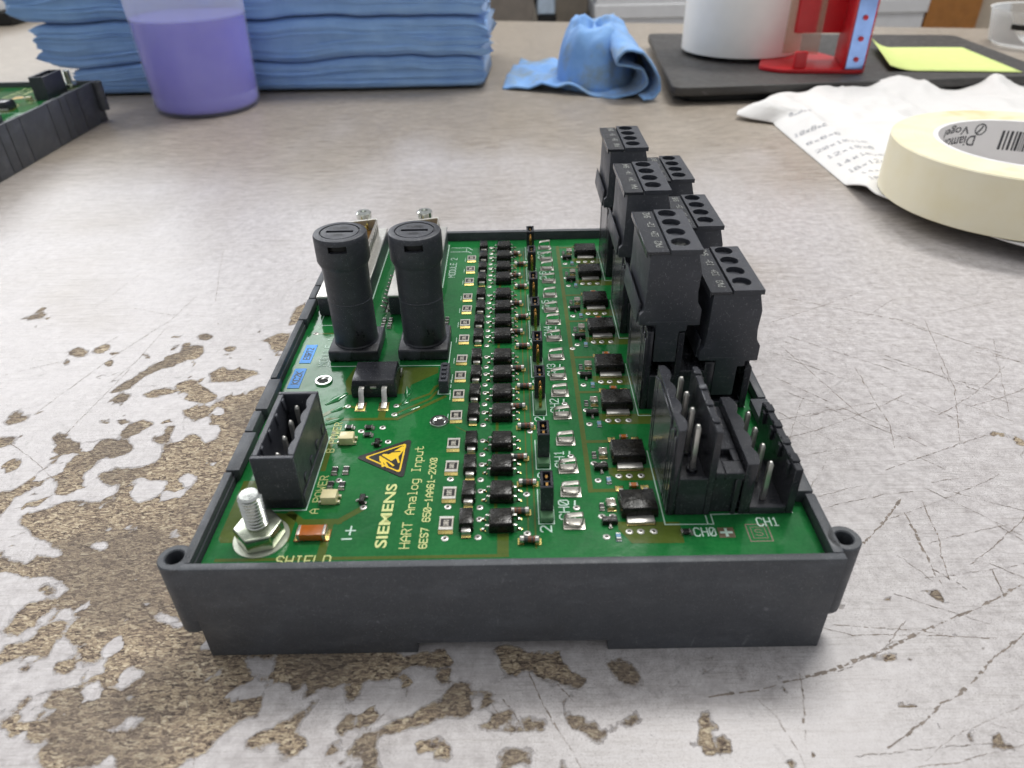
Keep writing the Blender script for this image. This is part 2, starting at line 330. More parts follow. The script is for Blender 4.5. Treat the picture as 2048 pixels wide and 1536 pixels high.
# ------------------------------------------------------------------ table top (worn laminate over particle board)
BROWN = [[(-188.5,117.5),(-185.7,119.7),(-182.9,120.4),(-182.7,118.4),(-185.4,117.0)],[(-161.8,96.9),(-160.8,98.0),(-158.0,96.5),(-157.9,95.3),(-160.7,95.6)],[(-154.3,98.1),(-153.2,99.8),(-151.2,99.5),(-150.5,97.5),(-151.9,95.7),(-153.2,96.1)],[(-146.2,81.9),(-144.0,83.1),(-142.1,83.3),(-141.3,80.8),(-143.0,79.8),(-145.6,81.2)],[(-138.9,74.4),(-136.3,78.9),(-133.6,85.5),(-130.5,89.1),(-129.9,92.8),(-127.5,94.7),(-127.1,97.8),(-122.3,97.0),(-120.9,94.4),(-122.4,90.7),(-124.5,90.7),(-127.2,87.1),(-130.9,86.3),(-133.5,82.8),(-135.4,78.1),(-137.8,74.8)],[(-113.9,83.0),(-112.3,85.0),(-109.8,83.3),(-106.4,83.5),(-104.1,82.5),(-101.0,82.2),(-103.0,80.5),(-105.4,78.8),(-109.2,78.5),(-112.3,79.0)],[(-120.9,77.2),(-118.3,77.9),(-115.9,75.3),(-112.9,73.5),(-110.9,70.6),(-112.1,68.7),(-115.3,69.6),(-118.1,72.1),(-119.6,75.4)],[(-115.5,65.6),(-112.9,66.7),(-110.6,65.5),(-110.0,62.4),(-111.5,60.4),(-114.0,62.1)],[(-129.0,73.2),(-126.8,74.8),(-124.5,75.2),(-122.2,74.0),(-124.2,73.1),(-127.5,72.0)],[(-137.2,70.2),(-136.6,73.1),(-134.5,72.2),(-133.9,69.7),(-136.0,69.6)],[(-161.7,60.9),(-162.2,64.3),(-160.6,65.6),(-156.7,63.4),(-156.3,61.2),(-159.9,60.2)],[(-127.3,55.6),(-127.3,58.1),(-125.6,59.5),(-123.1,58.9),(-124.3,57.3),(-124.7,55.2),(-126.2,54.5)],[(-135.1,60.5),(-133.3,61.6),(-132.6,61.0),(-133.8,59.5)],[(-158.8,53.7),(-156.3,54.0),(-155.3,52.2),(-157.0,51.2),(-157.6,51.6)],[(-102.9,100.8),(-100.9,104.3),(-97.3,104.7),(-94.7,94.5),(-98.4,94.6)],[(-98.6,112.4),(-99.2,121.6),(-96.4,124.4),(-94.7,114.4),(-98.1,110.1)],[(-124.0,104.1),(-121.7,103.7),(-122.4,102.5),(-123.5,102.8)],[(-114.0,96.4),(-112.2,96.6),(-113.2,95.6)],[(-147.2,33.7),(-145.0,34.0),(-143.1,35.7),(-142.0,38.9),(-141.3,42.3),(-140.8,44.5),(-140.3,46.8),(-141.4,48.1),(-143.6,48.2),(-143.1,50.5),(-145.0,53.3),(-144.7,55.4),(-142.3,55.0),(-141.0,53.2),(-137.2,51.7),(-131.7,52.2),(-127.4,51.4),(-125.7,52.4),(-124.5,50.7),(-122.5,49.9),(-122.6,48.3),(-124.3,47.3),(-127.2,47.1),(-129.5,45.5),(-130.0,42.9),(-131.3,40.5),(-130.8,38.6),(-129.2,37.1),(-129.8,35.0),(-131.0,33.3),(-132.8,33.6),(-134.6,38.1),(-136.8,40.0),(-139.3,40.1),(-140.5,37.7),(-142.2,34.8),(-143.8,31.9),(-143.4,27.1)],[(-126.6,36.7),(-126.0,39.7),(-122.8,41.8),(-117.4,42.0),(-114.7,42.5),(-113.4,44.4),(-113.3,47.0),(-114.6,49.7),(-118.5,51.9),(-118.7,53.6),(-116.9,54.6),(-116.9,57.4),(-115.5,57.8),(-114.7,54.5),(-114.2,51.1),(-110.6,51.6),(-110.8,54.1),(-109.5,54.7),(-107.8,53.6),(-106.6,50.8),(-104.1,49.4),(-102.7,51.4),(-101.4,52.8),(-101.8,55.6),(-103.7,58.5),(-106.1,58.9),(-106.5,61.5),(-104.7,63.0),(-105.0,65.3),(-108.4,64.6),(-106.6,67.3),(-105.1,70.0),(-103.0,72.4),(-100.6,70.7),(-99.4,73.1),(-96.2,75.5),(-90.2,67.2),(-89.9,52.4),(-88.8,39.4),(-88.7,25.8),(-88.3,24.5),(-134.1,25.6),(-134.0,27.8),(-129.8,29.3),(-126.5,29.8),(-122.4,27.8),(-119.7,28.0),(-117.7,29.6),(-118.1,31.8),(-120.2,35.1),(-123.3,35.7)],[(-127.6,29.0),(-85.5,28.0),(-76.2,-4.5),(-74.3,-11.1),(-61.9,-10.7),(-57.3,-10.7),(-56.4,-15.9),(-59.1,-15.6),(-61.5,-15.5),(-63.5,-17.5),(-64.3,-19.1),(-66.4,-19.1),(-68.4,-17.1),(-70.7,-17.4),(-70.5,-20.3),(-70.9,-23.0),(-73.5,-23.9),(-75.0,-25.7),(-77.8,-28.2),(-80.4,-30.1),(-81.3,-31.4),(-81.8,-32.3),(-88.9,-32.2),(-89.8,-30.0),(-91.6,-28.6),(-94.0,-28.3),(-95.0,-29.6),(-98.1,-30.7),(-102.2,-29.5),(-103.8,-28.1),(-102.3,-27.3),(-98.7,-27.0),(-97.3,-24.7),(-94.6,-25.6),(-91.1,-25.7),(-89.6,-23.9),(-88.6,-22.1),(-91.0,-21.9),(-93.4,-21.8),(-93.3,-17.9),(-93.2,-16.0),(-92.0,-13.6),(-96.3,-11.6),(-99.0,-11.8),(-103.6,-12.7),(-105.2,-10.6),(-108.6,-8.7),(-110.3,-7.2),(-111.3,-4.5),(-110.5,-2.2),(-113.0,0.2),(-117.6,2.0),(-116.5,4.5),(-115.7,4.9),(-119.1,7.5),(-123.0,9.0),(-127.5,8.8),(-133.8,10.5),(-135.7,13.8),(-130.7,11.4),(-127.5,11.3),(-128.0,13.7),(-125.3,12.7),(-121.0,13.0),(-123.0,15.9),(-127.4,18.0),(-131.3,21.1),(-136.7,24.1),(-137.3,25.9),(-134.7,27.5)],[(-112.8,-23.6),(-111.7,-21.5),(-111.0,-19.6),(-108.1,-18.3),(-104.3,-17.4),(-100.5,-17.8),(-96.3,-17.9),(-94.2,-16.6),(-93.2,-16.0),(-93.3,-17.9),(-93.1,-21.1),(-93.9,-23.3),(-95.0,-24.2),(-97.2,-25.0),(-99.7,-26.2),(-103.0,-26.4),(-106.7,-26.3),(-110.3,-25.1)],[(-123.7,-1.2),(-123.2,1.7),(-120.6,2.4),(-118.0,2.0),(-117.8,0.3),(-119.6,-1.3),(-119.2,-3.2),(-120.8,-5.1),(-123.2,-4.3)],[(-121.7,-10.3),(-120.6,-8.9),(-117.9,-7.4),(-116.6,-4.4),(-114.9,-3.3),(-113.4,-3.7),(-113.5,-6.0),(-114.0,-7.5),(-113.8,-9.7),(-117.1,-10.0),(-119.4,-11.0),(-120.7,-12.1)],[(-122.0,5.0),(-120.5,5.6),(-118.9,4.5),(-119.1,3.4),(-120.9,3.7)],[(-109.2,-12.6),(-108.3,-11.9),(-107.0,-12.7),(-107.5,-13.5)],[(-103.2,-15.1),(-102.2,-14.3),(-100.7,-14.8),(-100.9,-15.8),(-102.4,-15.8)],[(-65.6,-26.7),(-63.8,-26.1),(-61.7,-26.7),(-61.1,-27.9),(-63.1,-29.0),(-65.0,-28.1)],[(-65.5,-21.6),(-63.6,-22.2),(-62.6,-21.3),(-61.7,-19.1),(-60.1,-19.5),(-61.6,-22.0),(-63.1,-24.4),(-64.5,-25.5),(-66.9,-27.2),(-70.2,-27.5),(-68.9,-26.1),(-67.6,-24.6),(-65.3,-23.4)],[(-66.5,-10.4),(-40.8,-10.8),(-39.1,-13.0),(-44.2,-14.6),(-47.2,-15.2),(-48.2,-16.6),(-54.7,-15.4),(-55.0,-17.1),(-57.5,-16.7),(-57.3,-18.0),(-62.6,-19.2),(-64.1,-20.5)],[(-57.4,-17.4),(-54.5,-16.8),(-54.0,-19.4),(-54.8,-21.9),(-52.4,-24.1),(-52.3,-25.0),(-54.3,-24.6),(-55.9,-26.7),(-56.9,-26.1),(-56.4,-24.0),(-56.0,-21.9),(-56.9,-19.7)],[(-52.5,-27.0),(-49.6,-25.3),(-46.1,-24.2),(-43.4,-22.4),(-39.8,-19.9),(-38.5,-17.7),(-35.3,-16.6),(-34.6,-19.1),(-32.2,-19.8),(-31.6,-21.0),(-34.2,-21.9),(-37.6,-23.4),(-40.4,-24.0),(-43.8,-24.5),(-47.1,-25.6),(-50.2,-27.0),(-50.6,-28.5),(-49.2,-30.4),(-48.9,-32.3),(-51.6,-32.3),(-51.8,-29.6)],[(-29.9,-10.3),(-18.4,-10.5),(-18.3,-13.4),(-18.1,-15.7),(-16.4,-16.4),(-17.1,-17.8),(-20.6,-17.0),(-23.6,-16.3),(-25.0,-15.0),(-29.0,-14.2)],[(-12.3,-12.1),(-10.6,-12.8),(-7.6,-13.9),(-5.3,-16.3),(-4.7,-18.3),(-6.7,-17.9),(-8.6,-16.6),(-10.2,-14.9)],[(-33.0,-24.4),(-28.7,-23.7),(-29.8,-24.7),(-30.6,-26.2),(-32.1,-25.9)],[(-30.1,-25.6),(-27.0,-25.7),(-25.6,-24.8),(-23.4,-25.4),(-24.5,-26.4),(-27.0,-26.5)],[(-30.0,-30.5),(-29.0,-28.8),(-26.5,-28.0),(-24.0,-28.6),(-23.7,-30.0),(-22.4,-30.0),(-23.5,-30.8),(-23.8,-32.7),(-29.7,-32.6)],[(-15.4,-25.8),(-14.3,-25.3),(-13.5,-26.2),(-12.8,-27.3),(-13.5,-28.5),(-14.8,-27.6)],[(-12.0,-25.6),(-9.0,-24.2),(-6.6,-23.1),(-6.2,-24.5),(-6.7,-26.0),(-9.3,-26.1),(-11.8,-26.3)],[(-39.9,-26.9),(-38.9,-28.4),(-38.6,-29.8),(-39.4,-29.5)],[(-41.1,-15.7),(-39.3,-15.0),(-39.1,-17.4),(-40.3,-17.4)],[(-21.4,-31.7),(-20.0,-31.3),(-20.3,-32.1),(-21.1,-32.3)],[(-55.0,-28.7),(-52.8,-28.4),(-52.9,-29.6),(-54.5,-29.7)],[(-15.4,-12.0),(-13.7,-13.1),(-14.0,-13.4),(-15.8,-12.7)],[(-28.2,-14.4),(-26.9,-14.9),(-27.3,-16.1),(-28.2,-15.6)],[(-0.6,-17.8),(2.3,-16.1),(5.6,-15.8),(7.6,-15.4),(4.3,-17.2),(1.5,-18.5),(-0.0,-19.9),(-0.8,-19.2)],[(3.4,-19.9),(5.6,-19.6),(5.7,-20.8),(3.7,-21.3)],[(6.0,-29.2),(7.9,-29.6),(6.8,-31.0),(6.1,-30.6)],[(21.3,-21.9),(22.1,-21.9),(21.0,-26.1),(21.8,-26.7),(21.4,-27.5),(20.0,-27.2)],[(53.6,-15.9),(55.6,-16.3),(54.0,-17.5),(53.1,-17.3)],[(48.2,-7.6),(49.9,-7.9),(49.3,-8.9),(48.0,-8.6)],[(56.1,3.5),(57.3,2.6),(56.2,1.9)],[(48.3,-5.8),(50.1,-5.7),(49.7,-6.5)],[(50.3,-24.4),(51.5,-24.4),(50.4,-24.7)],[(52.6,-8.9),(53.8,-9.1),(53.1,-9.9),(52.4,-9.7)],[(41.7,-10.9),(42.4,-11.1),(41.8,-11.8)],[(35.7,-13.0),(36.3,-12.8),(38.0,-14.2),(37.5,-14.5)],[(58.1,-7.2),(59.4,-7.5),(58.1,-8.6)],[(15.5,-32.0),(16.7,-31.9),(16.2,-32.6)],[(34.6,-1.6),(36.2,-2.0),(34.6,-3.5),(33.4,-3.0)],[(96.2,48.3),(98.9,47.1),(97.2,44.0),(95.2,44.4)]]  # bare-board patches, one painting in the shadow strip under the front wall
WHITE = [[(-117.3,35.9),(-115.7,37.9),(-112.7,37.6),(-109.2,36.9),(-108.8,33.9),(-109.3,31.1),(-111.2,28.9),(-113.4,27.8),(-116.1,31.2),(-117.3,33.5)],[(-107.1,37.4),(-105.5,40.1),(-102.2,38.5),(-102.2,35.5),(-102.5,32.0),(-103.0,30.1),(-105.1,32.1),(-105.0,34.4)],[(-117.2,16.8),(-115.7,17.5),(-114.3,17.0),(-114.0,15.5),(-115.5,14.7)],[(-102.6,19.4),(-101.6,21.2),(-99.8,20.4),(-97.5,19.3),(-97.3,17.6),(-101.2,18.1)],[(-96.5,-2.5),(-95.5,-0.9),(-93.0,-2.2),(-89.5,-3.8),(-89.7,-5.0),(-92.5,-4.5)],[(-76.1,-11.3),(-69.9,-11.4),(-70.0,-13.3),(-71.3,-15.2),(-74.3,-15.3),(-75.6,-13.2)],[(-84.4,-17.6),(-82.2,-15.5),(-81.1,-13.1),(-79.1,-12.8),(-78.1,-14.9),(-79.5,-16.2),(-81.7,-16.8)],[(-76.6,-17.9),(-75.5,-17.6),(-74.6,-18.6),(-75.5,-19.4),(-76.5,-18.9)],[(-95.0,-18.6),(-93.8,-18.1),(-92.9,-19.2),(-94.2,-19.5)],[(-89.8,-14.5),(-88.4,-13.5),(-88.1,-15.1),(-89.1,-15.4)]]
SCR = [([(5.7,-20.6),(14.2,-19.4),(22.3,-17.5),(28.6,-15.8),(36.1,-13.2),(42.0,-10.9),(48.2,-8.2),(54.5,-5.7),(61.0,-3.2),(72.7,2.3)],0.55),([(45.9,13.4),(51.5,18.5),(57.6,24.5),(59.2,26.2)],0.6),([(58.2,22.2),(58.1,16.7),(57.4,11.1),(56.7,5.8),(56.6,2.6)],0.5),([(64.0,26.0),(62.9,20.4),(62.4,16.1),(60.3,9.6),(58.8,3.5)],0.3),([(32.2,-29.9),(36.0,-27.9),(39.2,-26.1),(44.6,-22.3),(48.1,-21.0),(52.4,-18.0),(58.8,-13.4),(66.2,-9.0)],0.5),([(22.7,-16.4),(21.8,-20.9),(19.7,-27.9)],0.3),([(30.2,-7.1),(34.6,-8.8),(47.9,-9.0),(60.7,-9.9)],0.22),([(32.1,-6.3),(41.8,-7.5),(51.3,-8.7)],0.15),([(14.0,-21.1),(16.3,-24.8),(18.0,-30.6),(18.1,-32.9)],0.15),([(37.3,-32.1),(43.2,-28.3),(48.7,-26.2),(58.0,-22.9)],0.15),([(35.1,-33.1),(42.7,-32.2),(54.0,-29.7)],0.12),([(-25.0,-15.0),(-22.6,-21.2),(-20.5,-25.5),(-18.7,-28.7),(-17.1,-32.3)],0.22),([(-31.6,-21.0),(-30.1,-23.2)],0.2),([(-20.3,-17.4),(-17.3,-21.3)],0.2),([(-29.3,-20.4),(-26.4,-24.5)],0.18),([(58.0,125.2),(94.7,106.1),(118.2,79.9)],0.3),([(52.9,92.6),(58.2,73.8),(63.2,55.4)],0.2),([(70.2,79.7),(68.6,53.2),(65.6,43.4)],0.25),([(46.2,75.5),(56.2,64.4),(73.6,45.0)],0.2),([(102.4,105.8),(92.5,67.9),(82.1,44.8)],0.18),([(-167.9,124.3),(-165.3,138.0),(-163.2,150.1)],0.18),([(-155.9,64.5),(-151.5,79.0),(-146.5,95.3),(-138.4,115.0),(-135.9,131.6)],0.16),([(-142.0,78.7),(-139.1,90.3),(-138.0,108.4)],0.15),([(-154.4,123.7),(-139.7,118.5),(-127.8,116.9)],0.15),([(-128.0,127.5),(-135.2,154.6),(-138.9,170.1)],0.15),([(-176.0,83.3),(-168.3,87.6),(-156.1,93.7),(-151.0,105.7)],0.14),([(-142.9,55.3),(-141.3,68.8),(-139.2,85.7)],0.14),([(-103.8,140.7),(-100.3,143.9)],0.3)]

def sdf(px_, py_, poly):
    P = np.array(poly); d = np.full(px_.shape, 1e9); ins = np.zeros(px_.shape, bool)
    for i in range(len(P)):
        a = P[i]; b = P[(i+1) % len(P)]; e = b-a; L2 = max(e@e, 1e-9)
        t = np.clip(((px_-a[0])*e[0]+(py_-a[1])*e[1])/L2, 0, 1)
        d = np.minimum(d, (px_-a[0]-t*e[0])**2+(py_-a[1]-t*e[1])**2)
        c = ((a[1] > py_) != (b[1] > py_))
        ins ^= c & (px_ < (b[0]-a[0])*(py_-a[1])/np.where(abs(b[1]-a[1]) < 1e-9, 1e-9, b[1]-a[1])+a[0])
    return np.where(ins, -1, 1)*np.sqrt(d)
def make_table():
    xs = np.concatenate([np.linspace(-1000, -260, 12), np.linspace(-230, -196, 5), np.arange(-192, 105, 1.0), np.linspace(108, 170, 9), np.linspace(230, 900, 12)])
    ys = np.concatenate([np.linspace(-330, -70, 6), np.arange(-52, 130, 1.0), np.linspace(134, 200, 8), np.linspace(240, 520, 10)])
    nx, ny = len(xs), len(ys)+1
    X, Y = np.meshgrid(xs, ys)
    sd = np.full(X.shape, 30.0)
    core = (X > -230) & (X < 130) & (Y > -70) & (Y < 150)
    cx_, cy_ = X[core], Y[core]; s = np.full(cx_.shape, 30.0)
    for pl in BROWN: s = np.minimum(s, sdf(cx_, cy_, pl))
    for pl in WHITE: s = np.maximum(s, -sdf(cx_, cy_, pl))
    sd[core] = s
    far = 725-0.24*xs
    X = np.vstack([X, xs]); Y = np.vstack([Y, far]); sd = np.vstack([sd, np.full(nx, 30.0)])
    co = np.stack([X, Y, np.full(X.shape, T)], -1).reshape(-1, 3)*S
    idx = np.arange(nx*ny).reshape(ny, nx)
    q = np.stack([idx[:-1, :-1], idx[:-1, 1:], idx[1:, 1:], idx[1:, :-1]], -1).reshape(-1, 4)
    from mathutils import noise as mn
    def field(sc_, oct_, seed):
        return np.array([mn.fractal((x*sc_, y*sc_, seed), 1.0, 2.0, oct_) for x, y in zip(X.ravel()*S, Y.ravel()*S)])
    f13 = field(13, 5, 1.5); sd = sd+(1.7*f13+.4*field(4.5, 3, 3.5)-.1).reshape(sd.shape)+np.clip((X+20)/30, 0, 1)*1.1-np.clip((-60-X)/30, 0, 1)*.6
    chip = (.62-field(17, 4, 11.5)).reshape(sd.shape)*7; sd = np.where(np.abs(sd) < 9, np.minimum(sd, np.maximum(chip, -1.5)), sd)
    isl = (field(15, 4, 15.5).reshape(sd.shape)-.56)*8; sd = np.where(sd < 0, np.maximum(sd, np.minimum(isl, 1.5)), sd)
    dx = X*S+.35; dy = Y*S-.35; rad = np.sqrt(.45*dx*dx+dy*dy)
    rub = np.clip((3.3-(rad+.9*field(1.6, 4, 4.5).reshape(rad.shape)))/2.2, 0, 1); rub = rub*rub*(3-2*rub)
    dirt = np.clip(.5+field(6, 4, 8.5)*.9, 0, 1)
    me = bpy.data.meshes.new('table_top'); me.from_pydata(co.tolist(), [], q.tolist())
    at = me.attributes.new('wear', 'FLOAT', 'POINT'); at.data.foreach_set('value', np.clip(sd, -12, 30).ravel())
    me.attributes.new('rub', 'FLOAT', 'POINT').data.foreach_set('value', rub.ravel()); me.attributes.new('dirt', 'FLOAT', 'POINT').data.foreach_set('value', dirt.ravel())
    return me
n = NT('worn_laminate'); v = n.coord()
at = n.N('ShaderNodeAttribute', attribute_name='wear').outputs['Fac']
sep = n.N('ShaderNodeSeparateXYZ'); n.L(v, sep.inputs[0])
rub = n.N('ShaderNodeAttribute', attribute_name='rub').outputs['Fac']; dirt = n.N('ShaderNodeAttribute', attribute_name='dirt').outputs['Fac']
sd = n.math('ADD', at, n.math('MULTIPLY', n.math('SUBTRACT', n.noise(60, 5, .78), .5), 2.5))
board = n.mrange(sd, -.2, .2, 1, 0)
grain = n.noise(16, 4, .65, v, (.5, 14, 1)); grain2 = n.noise(60, 3, .75, v, (.3, 7, 1))
g = n.math('ADD', n.math('MULTIPLY', grain, .5), n.math('MULTIPLY', grain2, .5))
wood = n.ramp(g, [(.38, lin(108, 98, 88)), (.5, lin(158, 147, 134)), (.61, lin(196, 186, 172))])
mot = n.noise(34, 4, .75); pale = n.ramp(mot, [(.25, lin(164, 158, 158)), (.5, lin(194, 189, 189)), (.75, lin(213, 209, 209))])
lam = n.mix(n.mrange(n.math('ADD', rub, n.math('MULTIPLY', n.math('SUBTRACT', g, .5), 2.2)), .1, 1.0), wood, pale)
# dirt specks, pits and hairline scratches
vo = n.N('ShaderNodeTexVoronoi', i_Scale=110.0, i_Randomness=1.0); n.L(v, vo.inputs['Vector'])
fn = n.noise(330, 2, .7)
pit = n.math('MULTIPLY', n.math('LESS_THAN', n.math('ADD', vo.outputs[0], n.math('MULTIPLY', n.math('SUBTRACT', fn, .5), .5)), .12), n.mrange(dirt, .45, .6))
lam = n.mix(n.math('MULTIPLY', pit, .5), lam, lin(104, 95, 90))
fs = n.math('MULTIPLY', n.mrange(fn, .5, .68), n.mrange(dirt, .25, .7, .35, 1))
lam = n.mix(n.math('MULTIPLY', fs, .5), lam, lin(128, 120, 116))
def hair(sc_, st, wd_):
    a_ = n.noise(sc_, 1, .4, v, st, .3)
    return n.mrange(n.math('ABSOLUTE', n.math('SUBTRACT', a_, .5)), 0, wd_, 1, 0)
hr_ = n.math('MULTIPLY', n.math('MAXIMUM', hair(2.4, (1, .35, 1), .004), hair(3.2, (.3, 1, 1), .004)), n.mrange(mot, .48, .62))
lam = n.mix(n.math('MULTIPLY', hr_, .45), lam, lin(110, 104, 102))
# particle board: short wood flakes, tan to dark brown
nn = n.N('ShaderNodeTexNoise', i_Scale=42.0, i_Detail=2.0); n.L(v, nn.inputs['Vector']); sc2 = n.N('ShaderNodeVectorMath', operation='SCALE'); sc2.inputs[3].default_value = .035; n.L(nn.outputs['Color'], sc2.inputs[0]); warp = sc2.outputs[0]
def flakes(sc_, rot):
    mp = n.N('ShaderNodeMapping'); mp.inputs['Rotation'].default_value = (0, 0, rot); mp.inputs['Scale'].default_value = (1, 2.8, 1); n.L(v, mp.inputs[0])
    ds = n.N('ShaderNodeVectorMath', operation='ADD'); n.L(mp.outputs[0], ds.inputs[0]); n.L(warp, ds.inputs[1])
    vv = n.N('ShaderNodeTexVoronoi', i_Scale=sc_); n.L(ds.outputs[0], vv.inputs['Vector'])
    s2 = n.N('ShaderNodeSeparateColor'); n.L(vv.outputs['Color'], s2.inputs[0]); return s2.outputs[0], vv.outputs[0]
f1, d1 = flakes(88.0, .55); f2, d2 = flakes(100.0, -.75); f3, d3 = flakes(210.0, 1.2)
pick = n.mrange(n.noise(26, 2), .46, .54)
f12 = n.math('ADD', n.math('MULTIPLY', f1, pick), n.math('MULTIPLY', f2, n.math('SUBTRACT', 1.0, pick)))
fl = n.math('ADD', n.math('MULTIPLY', f12, .6), n.math('MULTIPLY', f3, .4))
flc = n.ramp(fl, [(.12, lin(80, 68, 60)), (.32, lin(130, 114, 100)), (.5, lin(162, 144, 123)), (.68, lin(188, 169, 142)), (.86, lin(216, 202, 176))])
flc = n.mix(n.mrange(dirt, .35, .8, 0, .5), flc, lin(108, 98, 90))
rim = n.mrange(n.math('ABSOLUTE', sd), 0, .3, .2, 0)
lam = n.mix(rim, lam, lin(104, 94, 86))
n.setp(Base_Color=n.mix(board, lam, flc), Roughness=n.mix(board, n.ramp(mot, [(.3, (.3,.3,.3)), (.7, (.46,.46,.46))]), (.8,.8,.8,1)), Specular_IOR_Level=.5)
h = n.math('ADD', n.math('MULTIPLY', n.mrange(sd, -.5, .4, 0, 1), .006), n.math('MULTIPLY', n.math('MULTIPLY', board, fl), .006))
b1 = n.bump(h, .8, 1.0)
n.bump(n.math('SUBTRACT', fn, hr_), .16, .0025, b1)
MAT['table'] = n.m
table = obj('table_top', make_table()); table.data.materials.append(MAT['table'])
tag(table, 'worn grey laminate table top with brown board showing through', kind='structure')
mb = MB(); mb.prism([(-1000,-330),(900,-330),(900,509),(-1000,965)], 'z', T-28, T-.3)
mk('edge_band', mb, plain('table_core', (150, 128, 104), .6, vs_=20), table)
# traced scratches: dirt-filled ragged lines in the laminate
mb = MB(); zz = T+.012
for i in range(95):
    cx_ = random.uniform(-175, 105); cy_ = random.uniform(-45, 130)
    if i > 26: cx_ = random.uniform(25, 110); cy_ = random.uniform(-45, 110)
    a_ = random.choice((-.9, -.6, .35, .5, 1.2))+random.uniform(-.25, .25); L_ = random.uniform(5, 42); bend = random.uniform(-.12, .12)
    pts = [(cx_+L_*t*cos(a_+bend*t), cy_+L_*t*sin(a_+bend*t)) for t in (0, .25, .5, .75, 1)]
    SCR.append((pts, random.choice((.09, .1, .12, .16))))
for pl, wd in SCR:
    for i in range(len(pl)-1):
        a = Vector(pl[i]); b = Vector(pl[i+1]); L_ = (b-a).length; k = max(3, int(L_/random.uniform(.45, .8))); d = (b-a).normalized(); nn = Vector((-d.y, d.x))
        off = 0
        for j in range(k):
            off = off*.6+random.uniform(-.14, .14)
            if random.random() < (.16 if wd > .25 else .12): continue
            p = a.lerp(b, j/k)+nn*off; q = a.lerp(b, (j+random.uniform(.9, 2.2))/k)+nn*(off+random.uniform(-.08, .08)); ww = wd*random.choice((.25, .4, .5, .8, 1.3))*random.uniform(.7, 1.2)/2
            w2 = ww*random.uniform(.5, 1); zz += .00002
            mb.add([(p.x-nn.x*ww, p.y-nn.y*ww, zz), (q.x-nn.x*w2, q.y-nn.y*w2, zz), (q.x+nn.x*w2, q.y+nn.y*w2, zz), (p.x+nn.x*ww, p.y+nn.y*ww, zz)], [(0,1,2,3)])
sc = mk('scratches', mb, plain('scratch_dirt', (132, 121, 112), .7, var=.3, vs_=90), table); sc['kind'] = 'stuff'
# floor of the room behind the table
fl_ = MB(); fl_.box(-6000, 6000, -1500, 9000, -860, -850)
floor = mk('floor', fl_, plain('floor_tiles', (150, 140, 128), .45, vs_=6)); floor['kind'] = 'structure'
wl = MB(); wl.box(-6000, 6000, 8400, 8500, -850, 2600)
wall = mk('back_wall', wl, plain('wall_paint', (198, 190, 176), .7, vs_=4)); wall['kind'] = 'structure'

# ------------------------------------------------------------------ the terminal board module
PITCH = 32.2
OX, OY = -27.5, 58.0
board_thing = empty('terminal_board', (OX, OY, T))
tag(board_thing, 'green circuit board terminal module in dark grey tray, plugs along its far edge', 'circuit board', 'terminal boards on the table')
BT = board_thing
# housing tray
mb = MB(); mb.box(-80.6, 25.6, -9.5, 127.3, -17.5, -15.5)  # unseen bottom plate, added to block light
mb.prism([(-82.4,2.7),(27.6,2.7),(27.6,-20.3),(-10.4,-20.3),(-10.4,-17.6),(-44.8,-17.6),(-44.8,-20.3),(-82.4,-20.3)], 'y', -11.05, -9.55)
housing = mk('housing', mb, MAT['housing'], BT, bevel=.22, seg=2)
def ear(cx, cy, webx):
    m_ = MB(); m_.lathe([(2.85,-13.6),(2.85,2.5),(2.65,2.7),(1.75,2.7),(1.55,2.5),(1.55,-5),(0.05,-5)], (cx, cy), 40)
    m_.lathe([(0.05,-13.6),(2.85,-13.6)], (cx, cy), 40)
    x0, x1 = sorted((cx if cy < -7 else cx+(1.9 if webx > cx else -1.9), webx)); m_.box(x0+(.0 if cy > -7 else .05), x1, cy-2.83, cy+(2.3 if cy > -7 else -1.7), -10.6, 2.69)
    return mk('screw_boss', m_, MAT['housing'], housing, (cx, cy, 0))
ear(-83.9, -8.1, -82.1); ear(28.75, -6.3, 27.0); ear(-83.9, 125.5, -82.1); ear(28.75, 125.5, 27.0)
segs = [(-9.5,13.2,1.5),(13.7,25.5,2.7),(25.9,32.9,1.7),(33.5,45.0,2.7),(45.6,72.1,1.5),(72.6,83.9,2.3),(84.4,91.6,1.7),(92.1,103.4,2.3),(103.9,127.2,1.5)]
mb = MB(); mb.box(-81.4, -80.7, -9.5, 127.3, -20.3, 1.2); mk('side_panel', mb, MAT['housing'], housing, bevel=.1)
for i, (a, b, t) in enumerate(segs):
    m_ = MB(); m_.prism([(-82.4,2.7),(-82.4+t,2.7),(-82.4+t,.9),(-81.2,-1.4),(-81.2,-20.3),(-82.4,-20.3)], 'y', a, b)
    mk('rim_segment', m_, MAT['housing'], housing, bevel=.2, seg=2)
mb = MB(); mb.box(26.0, 26.6, -9.5, 127.3, -20.3, 1.0); mk('side_panel', mb, MAT['housing'], housing, bevel=.1)
for (a, b, t) in [(-9.5,4.6,1.8),(5.2,34.0,3.6),(34.5,48.0,1.8),(48.5,66.0,3.6),(66.5,80,1.8),(80.5,98.5,3.6),(99,127.2,1.8)]:
    m_ = MB(); m_.prism([(27.6,2.7),(27.6-t,2.7),(27.6-t,.9),(26.4,-1.4),(26.4,-20.3),(27.6,-20.3)], 'y', a, b)
    mk('rim_segment', m_, MAT['housing'], housing, bevel=.2, seg=2)
mb = MB(); mb.box(-82.4, 27.6, 127.35, 129.0, -20.3, 2.7); mk('back_panel', mb, MAT['housing'], housing, bevel=.2, seg=2)
# board
mb = MB(); mb.box(-80.55, 25.9, -9.4, 127.2, -1.6, 0)
pcb = mk('circuit_board', mb, MAT['pcb'], BT, bevel=.1)
CH = [k*PITCH+d for k in range(4) for d in (0.0, 14.6)]
